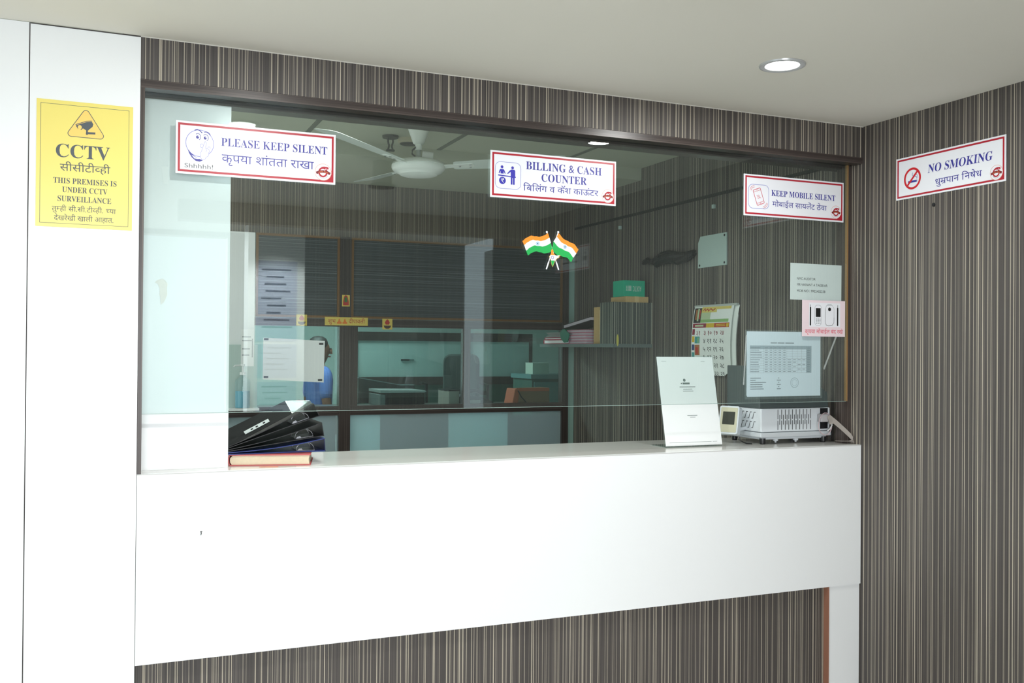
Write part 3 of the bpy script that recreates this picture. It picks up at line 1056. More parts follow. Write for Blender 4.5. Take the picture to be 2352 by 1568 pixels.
# the printed sheet is slid in front of the acrylic back plate
sh.location += Vector((0, -.0052, .0011))
g = MB()
def tl(x, y, w_, h_):
    g.rect(x, y, x + w_, y + h_, -.0030)
g.disc(.122, .272, .0062, z=-.0030)
tl(.112, .2545, .034, .0075)
tl(.104, .256, .005, .005)
tl(.096, .243, .076, .0024)
tl(.112, .234, .044, .0020)
tl(.110, .226, .050, .0020)
tl(.118, .126, .048, .0020)
tl(.130, .119, .026, .0016)
tl(.020, .018, .200, .0010)
tl(.226, .018, .022, .0010)
tl(.022, .350, .024, .0010)
tl(.212, .350, .020, .0010)
o = g.build('print', mat('print_green_grey', (110, 122, 118), 0.6), sh)
# counting machine at the right end
GRY = mat('machine_grey', (220, 226, 230), 0.45)
GRY2 = mat('machine_base_grey', (206, 212, 216), 0.5)
DK = mat('machine_hood_grey', (74, 84, 84), 0.45)
mc = thing('counting_machine', 'grey desktop counting machine with vent slots and dark hood beside the right wall', 'machine', (2.42, .140, 1.0700))
g = MB()
g.prism([(0, .0), (.362, .0), (.362, .235), (0, .235)], 2, .050, .148)
g.build('body', GRY, mc, bevel=.004)
g = MB()
g.prism([(-.004, -.004), (.366, -.004), (.366, .239), (-.004, .239)], 2, .028, .048)
g.prism([(.010, .008), (.350, .008), (.350, .227), (.010, .227)], 2, .018, .029)
g.build('base', GRY2, mc, bevel=.004)
g = MB()
g.prism([(-.006, .1485), (.358, .1485), (.352, .212), (.300, .246), (-.006, .326)], 1, .004, .230)
g.build('hood', DK, mc, bevel=.004)
for fx, fy in ((.012, .012), (.330, .012), (.020, .215), (.330, .215)):
    MB().lathe([(.011, 0), (.012, .004), (.013, .018), (.013, .024)], (fx + .005, fy, 0), 16).build('foot', BLACK, mc)
g = MB()
for k in range(10):
    x = .086 + .0189 * k
    for z0, z1 in ((.103, .143), (.058, .097)):
        g.box(x - .0013, -.0006, z0, x + .0013, .0001, z1)
    if k < 9:
        g.box(x + .0082, -.0006, .080, x + .0108, .0001, .121)
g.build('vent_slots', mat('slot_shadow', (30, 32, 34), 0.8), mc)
g = MB()
for r_, z0 in enumerate((.104, .064)):
    for k in range(6):
        y = .046 + .026 * k
        zz = z0
        g.box(-.0006, y - .010, zz + .026, .0001, y - .001, zz + .0285)
        g.prism([(y - .001, zz + .0285), (y + .0015, zz + .0285), (y + .0115, zz), (y + .009, zz)], 0, -.0006, .0001)
        g.box(-.0006, y + .0095, zz, .0001, y + .0185, zz + .0025)
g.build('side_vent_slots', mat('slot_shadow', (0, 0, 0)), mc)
for bx in (.060, .165):
    MB().lathe([(.004, 0), (.005, .006), (.011, .007), (.011, .018)], (bx + .03, .02, .004), 12).build('levelling_screw', GRY2, mc)
g = MB()
g.box(.308, -.002, .058, .348, .001, .146)
o = g.build('power_socket', BLACK, mc)
PLG = mat('plug_grey', (178, 176, 178), 0.5)
g = MB()
g.box(.290, -.030, .088, .330, -.002, .122)
g.box(.326, -.026, .094, .342, -.006, .116)
g.build('plug', PLG, mc, bevel=.004)
g = MB()
path = []
for k in range(19):
    t = k / 18
    a = PI * .15 + t * PI * 1.75
    path.append((.312 + .037 * math.cos(a), -.030 - .002 * math.sin(a * 3), .080 + .047 * math.sin(a)))
g.tube(path, .0017, 8)
g.build('loop_cord', mat('pinkish_cord', (196, 172, 176), 0.5), mc)
g = MB()
g.tube([(.334, -.020, .100), (.345, -.026, .092), (.350, -.026, .074), (.344, -.020, .056), (.336, -.014, .050)], .0034, 8)
g.build('power_cord', mat('pale_cord', (214, 214, 212), 0.5), mc)
g = MB()
rb = [(.318, -.034, .112), (.332, -.040, .116), (.350, -.060, .094), (.374, -.085, .062), (.391, -.098, .040), (.396, -.102, .028), (.393, -.104, .017), (.378, -.096, .011), (.358, -.080, .010), (.340, -.060, .010)]
for k in range(len(rb) - 1):
    pass
w0 = (.010, -.004, -.034)
vs, fs = [], []
for k, p in enumerate(rb):
    t = min(1, max(0, (k - 4) / 3))
    wv = Vector(w0) * (1 - t) + Vector((.010, .016, -.003)) * t
    q = Vector(p)
    vs += [q, q + wv, q + wv + Vector((-.0008, .0012, 0.0012)), q + Vector((-.0008, .0012, .0012))]
for k in range(len(rb) - 1):
    for j in range(4):
        fs.append((k * 4 + j, k * 4 + (j + 1) % 4, k * 4 + 4 + (j + 1) % 4, k * 4 + 4 + j))
e_ = (len(rb) - 1) * 4
fs += [(3, 2, 1, 0), (e_, e_ + 1, e_ + 2, e_ + 3)]
g.add(vs, fs)
g.build('ribbon_cable', mat('ribbon_grey', (150, 143, 136), 0.6), mc)
g = MB()
g.tube([(.350, -.002, .040), (.362, -.006, .052), (.368, -.006, .040), (.360, -.004, .018), (.352, .0, .008)], .0015, 6)
g.build('thin_wire', BLACK, mc)
# display pod on the left of the machine
dn = Vector((-.80, -.54, .26)).normalized()
dx_ = Vector((.56, -.83, .0)).normalized()
dm = frame((-.122, .135, .024), dx_, dn.cross(dx_), dn)
g = MB()
g.prism(rrect(0, .015, .085, .135, .008, 4), 2, -.036, 0)
o = g.build('display', GRY2, mc)
child_mtx(o, dm)
g = MB()
g.prism(rrect(.006, .022, .079, .128, .005, 4), 2, .0, .0012)
o2 = g.build('bezel', mat('beige_bezel', (188, 186, 160), 0.5), o)
g = MB()
g.prism(rrect(.016, .055, .069, .110, .002, 3), 2, .0012, .002)
g.build('screen', mat('lcd_dark', (62, 64, 56), 0.2), o)
g = MB()
g.tube([(-.060, .090, .06), (-.040, .100, .055), (.004, .110, .060)], .009, 8)
g.build('display_arm', GRY2, mc)
g = MB()
g.tube([(-.062, .070, .030), (-.064, .050, .012), (-.050, .030, .003), (-.030, .020, .0025)], .0025, 6)
g.build('display_cord', BLACK, mc)

# ================================================================== ON THE RIGHT WALL INSIDE
# shelf with an end box
sf = thing('wall_shelf', 'striped laminate wall shelf with boxed end behind the glass', 'shelf', (2.569, 1.667, 1.472))
MB().box(0, .0, 0, XR - 2.569 - .001, .985, .020).build('shelf_board', mat('shelf_teal_laminate', (108, 122, 120), 0.5), sf)
LAM_D = laminate('shelf_laminate', (84, 92, 88), (190, 190, 172), (66, 74, 70))
MB().box(0, .0, .0202, XR - 2.569 - .001, .155, .258).build('end_box', LAM_D, sf)
g = MB()
g.prism([(.030 + .007 * math.cos(2 * PI * k / 16), .040 + .034 * math.sin(2 * PI * k / 16)) for k in range(16)], 1, -.0012, .0)
g.build('yellow_sticker', mat('yellow_paper', (214, 206, 96), 0.6), sf)
CARD = mat('carton_brown', (206, 174, 120), 0.8, noise=.06, nscale=30)
t = thing('carton', 'flat brown carton under the green medicine box', 'box', (2.655, 1.675, 1.7302))
MB().box(0, 0, 0, .150, .175, .034).build('body', CARD, t, bevel=.0015)
MB().box(.060, -.0008, .0, .085, .1752, .0345).build('tape', mat('carton_tape', (222, 194, 140), 0.4), t)
t = thing('medicine_box', 'bright green box with upside-down AORTIC print on shelf box', 'box', (2.650, 1.690, 1.7646))
GB = mat('green_box', (20, 182, 144), 0.45)
MB().box(0, 0, 0, .140, .125, .092).build('body', GB, t, bevel=.001)
g = MB()
text(g, 'AORTIC', 'sans', .060, .116, .030, .030, .0006, flip=True)
for k in range(5):
    g.rect(.014, .033 + .006 * k, .014 + .012, .036 + .006 * k, .0006)
    g.rect(.030, .033 + .006 * k, .050, .037 + .006 * k, .0006)
o = g.build('lettering', mat('box_print', (206, 228, 220), 0.5), t)
child_mtx(o, frame((0, 0, 0), (1, 0, 0), (0, 0, 1), (0, -1, 0)))
t = thing('carton', 'upright brown carton between the papers and the shelf end box', 'box', (2.618, 1.842, 1.4925))
MB().box(0, 0, 0, .105, .150, .218).build('body', CARD, t, bevel=.0015)
MB().box(-.0006, .068, .02, .0, .080, .2).build('tape', mat('carton_tape', (0, 0, 0)), t)
# ledgers and files on the shelf
def book(label, x0, y0, z0, w, d, h, cover, rot=0.0, name='ledger_book', group='ledgers and files on the wall shelf', pages=PAPER, tilt=0.0):
    t = thing(name, label, 'book', Matrix.Translation((x0, y0, z0)) @ Matrix.Rotation(rot, 4, 'Z') @ Matrix.Rotation(tilt, 4, 'X'), group)
    g = MB()
    g.box(0, 0, 0, w, d, .003)
    g.box(0, 0, h - .003, w, d, h)
    g.box(0, d - .004, .003, w, d, h - .003)
    g.build('cover', cover, t)
    MB().box(.004, .003, .0031, w - .003, d - .0041, h - .0031).build('page_block', pages, t)
    return t
CRIM = mat('crimson_cover', (176, 40, 70), 0.5)
PINK = mat('pink_file', (196, 128, 146), 0.6)
book('crimson ledger with white pages at the left end of the shelf', 2.580, 2.28, 1.4925, .19, .34, .026, CRIM)
book('thin crimson ledger on top of another at the shelf end', 2.584, 2.285, 1.519, .19, .32, .014, CRIM, .01)
for k in range(5):
    book('one of the pink card files in the pile beside upright carton', 2.585 + .004 * (k % 2), 2.025 + .006 * k, 1.4925 + .0172 * k, .19, .235, .017, PINK, .01 * (k % 3 - 1), 'card_file', 'pink card files on the wall shelf', mat('file_papers', (196, 186, 196), 0.7))
t = thing('file_folder', 'dark green folder bulging over the ledgers on the shelf', 'folder', (2.572, 2.22, 1.535))
GF = mat('green_folder', (14, 110, 84), 0.4)
g = MB()
pts = [(0, .02), (.02, -.03), (.07, -.036), (.115, -.012), (.13, .028), (.07, .050)]
g.prism(pts, 0, -.004, .0)
g.prism([(.072, .036), (.13, .036), (.10, .050)], 0, .0, .16)
g.build('cover', GF, t)
book('black file tilted on top of the shelf papers', 2.600, 1.998, 1.632, .17, .36, .024, BLK, .02, 'box_file', None, mat('file_papers', (0, 0, 0)), -.125)
t = thing('paper_stack', 'loose grey papers under the black file on the shelf', 'papers', (2.583, 2.27, 1.5345), None)
g = MB()
random.seed(8)
for k in range(7):
    dx, dy = random.uniform(0, .012), random.uniform(-.01, .03)
    g.box(dx, dy + .02 + .012 * k, .0046 * k, .17 + dx, .30 + dy, .0046 * k + .0036)
g.build('sheets', mat('grey_papers', (160, 166, 164), 0.7), t)
# switch plate, black bundle, conduit, calendar
def wall_m(y, z):
    return on_right(y, z, XR - .0008)
t = thing('blank_plate', 'pale plate with clipped corner screwed to the inner striped wall', 'wall plate', wall_m(1.198, 1.895))
MB().prism([(0, 0), (.252, 0), (.252, .166), (.020, .166), (0, .132)], 2, 0, .006).build('plate', mat('plate_grey', (186, 206, 200), 0.4), t)
for x, y in ((.016, .013), (.236, .013), (.236, .153)):
    MB().lathe([(.006, 0), (.006, .002), (.003, .003)], (x, y, .006), 12).build('screw', INK, t)
t = thing('black_bundle', 'crumpled black plastic bundle stuck on the wall left of pale plate', 'bundle', wall_m(1.745, 1.955))
g = MB()
random.seed(3)
sec = [(0, .012, .02), (.05, .018, .03), (.10, .012, .03), (.16, .028, .05), (.24, .034, .065), (.32, .034, .06), (.40, .032, .055), (.47, .026, .04), (.53, .018, .03)]
vs, fs = [], []
n = 14
for i, (x, h, d) in enumerate(sec):
    for k in range(n):
        a = 2 * PI * k / n
        j = 1 + random.uniform(-.22, .22)
        zc = .004 + d / 2
        vs.append((x + random.uniform(-.006, .006), h * math.sin(a) * j + .010 * math.sin(i * 1.7) + .012, max(.0005, zc + d / 2 * math.cos(a) * j)))
for i in range(len(sec) - 1):
    for k in range(n):
        fs.append((i * n + k, i * n + (k + 1) % n, (i + 1) * n + (k + 1) % n, (i + 1) * n + k))
fs += [tuple(range(n))[::-1], tuple(range((len(sec) - 1) * n, len(sec) * n))]
g.add(vs, fs)
g.build('bundle', mat('black_polythene', (9, 11, 11), 0.5), t)
t = thing('wall_conduit', 'thin dark cable conduit running along the inner striped wall', 'conduit', (XR - .001, .25, 2.266))
MB().box(-.010, 0, -.007, 0, 2.40, .007).build('channel', mat('conduit_dark', (40, 42, 40), 0.5), t)
for yy in (.80, 1.78):
    MB().box(-.012, yy, -.070, 0, yy + .018, -.050).build('clip', mat('plate_grey', (0, 0, 0)), t)

PW, PH = .345, .362
cal = thing('wall_calendar', 'wall calendar with Marathi dates hanging on the inner striped wall', 'calendar', on_right(1.215, 1.330, XR - .001))
def warp(mb, extra=0.0):
    out = []
    for x, y, z in mb.v:
        v = (PH - y) / PH
        out.append((x, y, z + .010 + extra + .024 * math.sin(PI * min(1, max(0, v)) * .85) ** .8))
    mb.v = out
    return mb
def grid(x0, y0, x1, y1, z, n=14, cutr=0.0):
    g = MB()
    for i in range(n):
        a, b = y0 + (y1 - y0) * i / n, y0 + (y1 - y0) * (i + 1) / n
        ra = x1 - max(0, cutr * (1 - (a - y0) / (cutr * .55))) if cutr else x1
        rb_ = x1 - max(0, cutr * (1 - (b - y0) / (cutr * .55))) if cutr else x1
        g.poly([(x0, a), (ra, a), (rb_, b), (x0, b)], z)
    return g
def solid(o, th):
    m = o.modifiers.new('thickness', 'SOLIDIFY')
    m.thickness = th
    m.offset = -1
CP = mat('calendar_paper', (244, 248, 244), 0.6)
solid(warp(grid(0, 0, PW, PH, 0, cutr=.06)).build('front_page', CP, cal), .0012)
solid(warp(grid(.012, .010, PW + .030, PH, -.012, cutr=.06), -.0).build('back_page', CP, cal), .0012)
solid(warp(grid(.016, .020, PW + .022, PH, -.020), -.002).build('back_page', CP, cal), .0012)
MB().box(.0, PH - .006, 0, PW + .026, PH + .004, .014).build('binding_strip', mat('binding_metal', (190, 196, 190), 0.4), cal)
MB().tube([(PW / 2, PH + .003, .006), (PW / 2, PH + .018, .004), (PW / 2 + .006, PH + .018, .004), (PW / 2 + .006, PH + .003, .006)], .0012, 6).build('hanging_loop', CHROME, cal)
CM = [mat('cal_maroon', (150, 36, 62), 0.5), mat('cal_yellow', (222, 186, 40), 0.5), mat('cal_red', (190, 54, 36), 0.5), mat('cal_black', (34, 34, 30), 0.5),
      mat('cal_cream', (226, 206, 110), 0.5), mat('cal_green', (146, 190, 120), 0.5), mat('cal_teal', (64, 160, 156), 0.5), mat('cal_brown', (176, 112, 62), 0.5),
      mat('cal_navy', (30, 60, 120), 0.5), mat('cal_palegreen', (196, 214, 170), 0.5)]
def U(u):
    return u * PW
def V(v):
    return PH - v * PH
g = MB()
def cr(u0, v0, u1, v1, k, z=.0008, n=4):
    g.cur = k
    for i in range(n):
        a, b = v0 + (v1 - v0) * i / n, v0 + (v1 - v0) * (i + 1) / n
        g.rect(U(u0), V(b), U(u1), V(a), z)
cr(.02, .03, .21, .245, 3)
cr(.06, .05, .10, .20, 7, .0010)
cr(.11, .04, .15, .22, 9, .0010)
cr(.16, .06, .19, .19, 2, .0010)
cr(.21, .02, .95, .06, 4)
cr(.21, .06, .60, .10, 4)
cr(.21, .10, .45, .20, 9)
cr(.21, .20, .92, .245, 5)
cr(.02, .255, .37, .318, 0)
cr(.37, .255, .58, .318, 1)
cr(.58, .255, .95, .318, 2)
cr(.08, .275, .30, .300, 9, .0010, 2)
cr(.62, .270, .86, .282, 1, .0010, 1)
cr(.62, .292, .86, .304, 1, .0010, 1)
cr(.88, .262, .94, .312, 1, .0010, 2)
for k, (v, cidx) in enumerate(((.335, 0), (.44, 1), (.56, 8), (.675, 6), (.79, 2), (.90, 5))):
    cr(.02, v, .085, v + .085, cidx)
cr(.095, .445, .225, .545, 6)
cr(.17, .46, .20, .54, 5, .0010)
cr(.095, .565, .225, .715, 7)
cr(.12, .60, .19, .70, 2, .0010)
for k in range(6):
    g.cur = 9 if k % 2 else 3
g.cur = 2
g.stroke([(U(.25), V(.075)), (U(.29), V(.040)), (U(.31), V(.075)), (U(.36), V(.048)), (U(.39), V(.080)), (U(.44), V(.045)), (U(.50), V(.075)), (U(.56), V(.045))], .005, .0012)
o = warp(g).build('page_pictures', CM, cal)
D = '\u0966\u0967\u0968\u0969\u096a\u096b\u096c\u096d\u096e\u096f'
def dv_(n):
    return ''.join(D[int(c)] for c in str(n))
gr, gb = MB(), MB()
colu = [.180, .350, .480, .635, .790]
for r_ in range(6):
    nums = [31 if r_ == 0 else None] + [3 + r_ + 7 * k for k in range(4)]
    for k, nn in enumerate(nums):
        if nn is None or nn > 31:
            continue
        s_ = dv_(nn)
        wd = .017 if len(s_) == 1 else .033
        tg = gr if r_ == 0 else gb
        text(tg, s_, 'deva', U(colu[k]) - wd / 2, U(colu[k]) + wd / 2, V(.425 + .116 * r_), .021, .0012)
warp(gr).build('red_dates', CM[0], cal)
warp(gb).build('black_dates', INK, cal)

# ================================================================== CEILING FAN
HX, HY, HZ = 1.262, 1.20, 2.297
fn = thing('ceiling_fan', 'white three-blade ceiling fan hanging in the cash room', 'fan', (HX, HY, HZ))
MB().lathe([(.020, .118), (.026, .122), (.060, .215), (.068, .2325), (.0001, .2329)], n=32).build('canopy', FANW, fn, smooth=True)
MB().lathe([(.011, .055), (.011, .125), (.0001, .125)], n=16).build('down_rod', mat('rod_grey', (170, 176, 172), 0.4, 0.4), fn, smooth=True)
g = MB()
g.lathe([(.0001, -.036), (.045, -.035), (.080, -.029), (.088, -.026), (.090, -.022), (.108, -.014), (.112, -.012), (.122, -.003), (.126, .006), (.126, .012), (.1225, .0135), (.1225, .0155), (.126, .017), (.120, .028), (.092, .040), (.060, .046), (.030, .055), (.0001, .056)], n=48)
g.build('motor_housing', FANW, fn, smooth=True)
g = MB()
g.tube([(.018, -.004, .072), (.066, -.022, .066)], .017, 16)
g.build('capacitor', mat('capacitor_white', (222, 224, 220), 0.4), fn, smooth=True)
g = MB()
g.tube([(-.012, 0, .105), (-.034, -.010, .085), (-.036, -.014, .068), (-.020, -.010, .058)], .004, 8)
g.build('wiring', INK, fn)
g = MB()
g.lathe([(.016, .090), (.016, .118)], n=16)
g.build('shackle', FANW, fn)
BLW = mat('fan_blade_enamel', (226, 234, 230), 0.35)
for a_ in (-23, -141, 98):
    mtx = Matrix.Rotation(R(a_), 4, 'Z') @ Matrix.Translation((0, 0, .017))
    g = MB()
    outl = [(.165, -.038), (.175, -.047), (.30, -.055), (.66, -.068), (.685, -.060), (.695, -.040), (.695, .030), (.685, .050), (.66, .058), (.30, .050), (.175, .043), (.165, .034)]
    g.prism(outl, 2, -.0008, .0008)
    tw = math.tan(R(11))
    g.v = [(x, y, z - y * tw + (x - .12) * .05) for x, y, z in g.v]
    b = g.build('fan_blade', BLW, fn)
    child_mtx(b, mtx)
    g = MB()
    g.prism([(.105, -.024), (.16, -.018), (.255, -.026), (.265, 0), (.255, .020), (.16, .014), (.105, .020)], 2, -.0045, -.0012)
    g.v = [(x, y, z - y * tw + (x - .12) * .05) for x, y, z in g.v]
    g.build('blade_bracket', FANW, b)
    for x, y in ((.195, 0), (.245, -.016), (.245, .012)):
        MB().lathe([(.006, -.0055), (.006, -.0070), (.003, -.0080)], (x, y, -y * tw + (x - .12) * .05), 10).build('rivet', CHROME, b)
# hook and round plate on the cash-room ceiling
t = thing('ceiling_hook', 'dark bracketed hook on the cash room ceiling behind the fan', 'hook', (1.235, 1.585, 2.53))
DKM = mat('dark_metal', (58, 62, 60), 0.5, 0.4)
g = MB()
g.lathe([(.040, -.012), (.042, -.0005)], n=20)
g.build('base_plate', DKM, t)
g = MB()
for s_ in (-1, 1):
    g.tube([(.012 * s_, 0, -.012), (.013 * s_, 0, -.030), (.007 * s_, 0, -.052), (.012 * s_, 0, -.070)], .005, 8)
g.box(-.020, -.010, -.078, .020, .010, -.070)
g.build('clevis', DKM, t)
t = thing('smoke_detector', 'round pale smoke detector on the cash room ceiling', 'detector', (1.345, 1.62, 2.53))
MB().lathe([(.050, -.024), (.058, -.018), (.062, -.0005)], n=32).build('body', mat('detector_cream', (190, 184, 156), 0.5), t, smooth=True)
MB().lathe([(.036, -.030), (.046, -.028), (.050, -.0245)], n=24).build('grille', DKM, t)

# ================================================================== DOWNLIGHTS IN THE OUTER CEILING
def downlight(label, x, y, power):
    t = thing('downlight', label, 'ceiling light', (x, y, ZC - .0002))
    MB().lathe([(.075, -.0002), (.074, -.005), (.066, -.007), (.056, -.004), (.054, .0), (.053, .0)], n=40, closed=True).build('trim_ring', mat('downlight_ring', (196, 198, 198), 0.3, 0.3), t, smooth=True)
    e = mat('lit_diffuser', (255, 255, 252), 0.5, emit=9.0)
    MB().lathe([(.0001, -.0012), (.0545, -.0012), (.0545, -.0003), (.0001, -.0003)], n=40).build('diffuser', e, t)
    l = area('downlight_beam', (x, y, ZC - .012), (0, 0, 0), .10, .10, power, (1.0, 1.0, 0.97), 'DISK')
    return t
downlight('round lit downlight in the ceiling, upper right', 1.950, -.568, 6.0)
downlight('lit downlight seen only mirrored in glass above the silent sign', .440, -.950, 11.0)
t = thing('cylinder_light', 'unlit grey cylinder ceiling lamp mirrored in glass left of fan', 'ceiling light', (1.2, -1.5, ZC))
MB().lathe([(.048, -.115), (.050, -.112), (.050, -.0005)], n=28).build('body', mat('lamp_grey', (150, 150, 144), 0.5), t, smooth=True)
MB().lathe([(.040, -.135), (.066, -.130), (.068, -.118), (.050, -.112)], n=28).build('lower_ring', DKM, t, smooth=True)

# ================================================================== PARTITION BEHIND THE CASH ROOM
PY = 2.66
pt = thing('partition', 'dark laminate partition with shutter panels and office windows behind the fan', 'partition', (1.5, PY, 0))
bpy.context.view_layer.update()
def pp(mb, name, m, **k):
    return part(mb, name, m, pt, **k)
x0, x1 = .60, 2.779
pp(MB().box(x0 - 1.2, PY, 2.130, XR - .001, PY + .06, 2.459), 'header_panel', LAM_IN)
pp(MB().box(1.23, PY - .012, .0, 1.30, PY + .05, 2.130), 'post', WOODV)
pp(MB().box(x1 - .045, PY - .010, .0, x1, PY + .05, 2.130), 'post', WOODV)
pp(MB().box(.728, PY - .004, 1.585, 1.23, PY + .03, 1.634), 'middle_rail', WOOD)
pp(MB().box(1.30, PY - .004, 1.585, x1 - .045, PY + .03, 1.634), 'middle_rail', WOOD)
pp(MB().box(.58, PY - .008, 1.047, 1.23, PY + .05, 1.104), 'lower_rail', WOOD)
pp(MB().box(1.30, PY - .008, 1.047, x1 - .045, PY + .05, 1.104), 'lower_rail', WOOD)
pp(MB().box(2.030, PY - .004, 1.104, 2.081, PY + .04, 1.585), 'mullion', WOODV)
pp(MB().box(1.300, PY - .002, 1.104, 1.345, PY + .04, 1.585), 'mullion', WOODV)
def shutter(a, b, z0, z1):
    s = pp(MB().box(a, PY + .004, z0, b, PY + .03, z1), 'shutter_panel', LAM_H)
    g = MB()
    w_ = .014
    g.box(a, PY - .008, z0, b, PY + .004, z0 + w_)
    g.box(a, PY - .008, z1 - w_, b, PY + .004, z1)
    g.box(a, PY - .008, z0 + w_, a + w_, PY + .004, z1 - w_)
    g.box(b - w_, PY - .008, z0 + w_, b, PY + .004, z1 - w_)
    o = g.build('bronze_trim', GOLD, s)
    return s
shutter(.732, 1.229, 1.636, 2.129)
shutter(1.301, x1 - .046, 1.636, 2.129)
pp(MB().box(.732, PY + .012, 1.105, 1.229, PY + .018, 1.584), 'window_glass', PGLASS)
pp(MB().box(1.346, PY + .012, 1.105, 2.029, PY + .018, 1.584), 'window_glass', PGLASS)
pp(MB().box(2.082, PY + .012, 1.105, x1 - .046, PY + .018, 1.584), 'window_glass', PGLASS)
pp(MB().box(.58, PY + .010, .02, 1.229, PY + .022, 1.046), 'frosted_panel', FROST)
pp(MB().box(1.301, PY + .010, .02, x1 - .046, PY + .022, 1.046), 'frosted_panel', FROST)
pp(MB().box(x1 + .001, PY - .001, .0, XR - .002, PY + .05, 2.129), 'end_strip', mat('teal_strip', (150, 182, 172), 0.35))
pp(MB().box(.585, PY - .004, 1.105, .727, PY + .02, 2.129), 'white_post', WHITE)
pp(MB().box(-.6, PY, .0, .579, PY + .05, 2.129), 'white_panel', WHITE)
pp(MB().box(.575, PY - .014, 1.105, .745, PY - .008, 1.470), 'low_glass', frosted('pale_frosted', (224, 240, 236), 0.35, 0.5))

FB, FP = mat('stand_in_slate_blue', (40, 76, 98), 0.7), mat('stand_in_pale', (222, 244, 242), 0.7)  # added boards: stand in for backlight and blurred shapes behind the frost
for bx0, bx1, dark in ((.59, 1.225, True), (1.302, 1.50, False), (1.501, 1.95, True), (1.951, 2.36, False), (2.361, 2.73, True)):
    dz = .05 if dark else .036
    pp(MB().box(bx0, PY + dz, .03, bx1, PY + dz + .01, 1.02 if dark and bx0 > 1.4 else 1.044), 'stand_in_board', FB if dark else FP)
# stickers and notices on the partition
GOLDP = mat('gold_foil', (222, 196, 96), 0.35, 0.15)
STR = mat('sticker_red', (176, 40, 30), 0.5)
STO = mat('sticker_orange', (224, 122, 40), 0.5)
STG = mat('sticker_green', (46, 110, 50), 0.5)
def sticker(label, x, z, w_, h_, y=PY - .0125):
    t = thing('festival_sticker', label, 'sticker', on_front(x, z, y), 'gold festival stickers on the partition')
    MB().box(0, 0, 0, w_, h_, .0008).build('foil', GOLDP, t)
    return t
t = sticker('long gold Diwali greeting sticker on the partition rail', 1.139, 1.592, .265, .050, PY - .0128)
g = MB()
text(g, '\u0936\u0941\u092d', 'deva', .020, .066, .014, .022, .0012)
text(g, '\u0926\u0940\u092a\u093e\u0935\u0932\u0940', 'deva', .146, .246, .014, .022, .0012)
g.build('lettering', STR, t)
g = MB()
for cx in (.088, .122):
    g.poly([(cx - .014, .010), (cx + .014, .010), (cx + .015, .018), (cx + .007, .024), (cx + .004, .036), (cx, .042), (cx - .004, .036), (cx - .007, .024), (cx - .015, .018)], .0012)
g.build('figures', STO, t)
def lamp_sticker(label, x, z, pale):
    t = sticker(label, x, z, .064, .066, PY - .0095)
    g = MB()
    g.poly([(.008, .024), (.056, .024), (.050, .010), (.040, .005), (.024, .005), (.014, .010)], .0012)
    g.build('lamp_bowl', mat('sticker_dark', (70, 44, 36), 0.5), t)
    g = MB()
    g.poly([(.022, .030), (.042, .030), (.048, .042), (.042, .054), (.032, .064), (.022, .054), (.016, .042)], .0012)
    g.build('flame', STR, t)
lamp_sticker('small gold oil-lamp sticker left of the greeting sticker', .969, 1.587, True)
lamp_sticker('small gold oil-lamp sticker right of the greeting sticker', 1.496, 1.572, False)
t = sticker('small upright gold sticker on the post between the shutters', 1.243, 1.708, .047, .070, PY - .0128)
g = MB()
g.cur = 0
g.poly([(.006, .006), (.041, .006), (.041, .030), (.033, .062), (.023, .068), (.013, .062), (.006, .030)], .0011)
g.cur = 1
g.poly([(.014, .026), (.032, .026), (.031, .050), (.023, .060), (.015, .050)], .0013)
g.build('figure', [STR, STG], t)
t = thing('paper_sheet', 'large white sheet taped by its corners over the left office window', 'paper', on_front(.775, 1.268, PY - .0145, -.0))
MB().prism([(.0, .0), (.360, -.021), (.365, .229), (.002, .245)], 2, 0, .0006).build('sheet', PAPER, t)
for x, y in ((.006, .230), (.330, .205), (.006, .008), (.325, -.012)):
    MB().box(x, y, .0007, x + .026, y + .012, .0010).build('corner_tape', INK, t)
t = thing('printed_notice', 'narrow printed notice on white post above hand sanitiser', 'paper', on_front(.650, 1.345, PY - .0160))
MB().box(0, 0, 0, .074, .215, .0006).build('sheet', PAPER, t)
g = MB()
for y, w_ in ((.168, .05), (.146, .055), (.098, .045), (.062, .042)):
    g.rect(.006, y, .006 + w_, y + .006, .0009)
g.rect(.062, .052, .066, .160, .0009)
g.build('print', INKG, t)
t = thing('sanitiser_bottle', 'clear pump bottle with blue liquid standing on the partition rail', 'bottle', (.655, PY - .0645, 1.1055))
MB().box(-.075, -.035, -.0150, .09, .050, -.0005).build('ledge', WHITE, t)
BL = pane('bottle_plastic', (.86, .95, .96), .05, .12)
g = MB()
g.lathe([(.040, .0), (.043, .006), (.043, .150), (.038, .165), (.016, .178), (.014, .190)], n=24)
g.build('bottle', BL, t, smooth=True)
MB().lathe([(.038, .002), (.041, .008), (.041, .098), (.0001, .0985)], n=24).build('liquid', mat('blue_liquid', (70, 176, 206), 0.2), t, smooth=True)
g = MB()
g.lathe([(.017, .190), (.017, .206), (.006, .208), (.006, .240), (.012, .242), (.012, .252)], n=16)
g.tube([(0, 0, .247), (-.045, -.01, .244), (-.052, -.012, .236)], .005, 8)
g.build('pump', WHITE, t, smooth=True)

# ================================================================== OFFICE BEYOND THE PARTITION
TEALW = mat('office_wall_teal', (172, 190, 186), 0.6)
struct(MB().box(-.6, 6.0, 0, 4.4, 6.1, 2.5).build('wall_office', TEALW))
struct(MB().box(4.4, 2.60, 0, 4.5, 6.1, 2.62).build('wall_office_right', TEALW))
struct(MB().box(XR + .12, 2.60, 0, 4.4, 2.72, 2.62).build('wall_office_front', TEALW))
struct(MB().box(-.75, .2, 0, -.6, 6.1, 2.6).build('wall_office_left', mat('office_wall_white', (214, 220, 214), 0.7)))
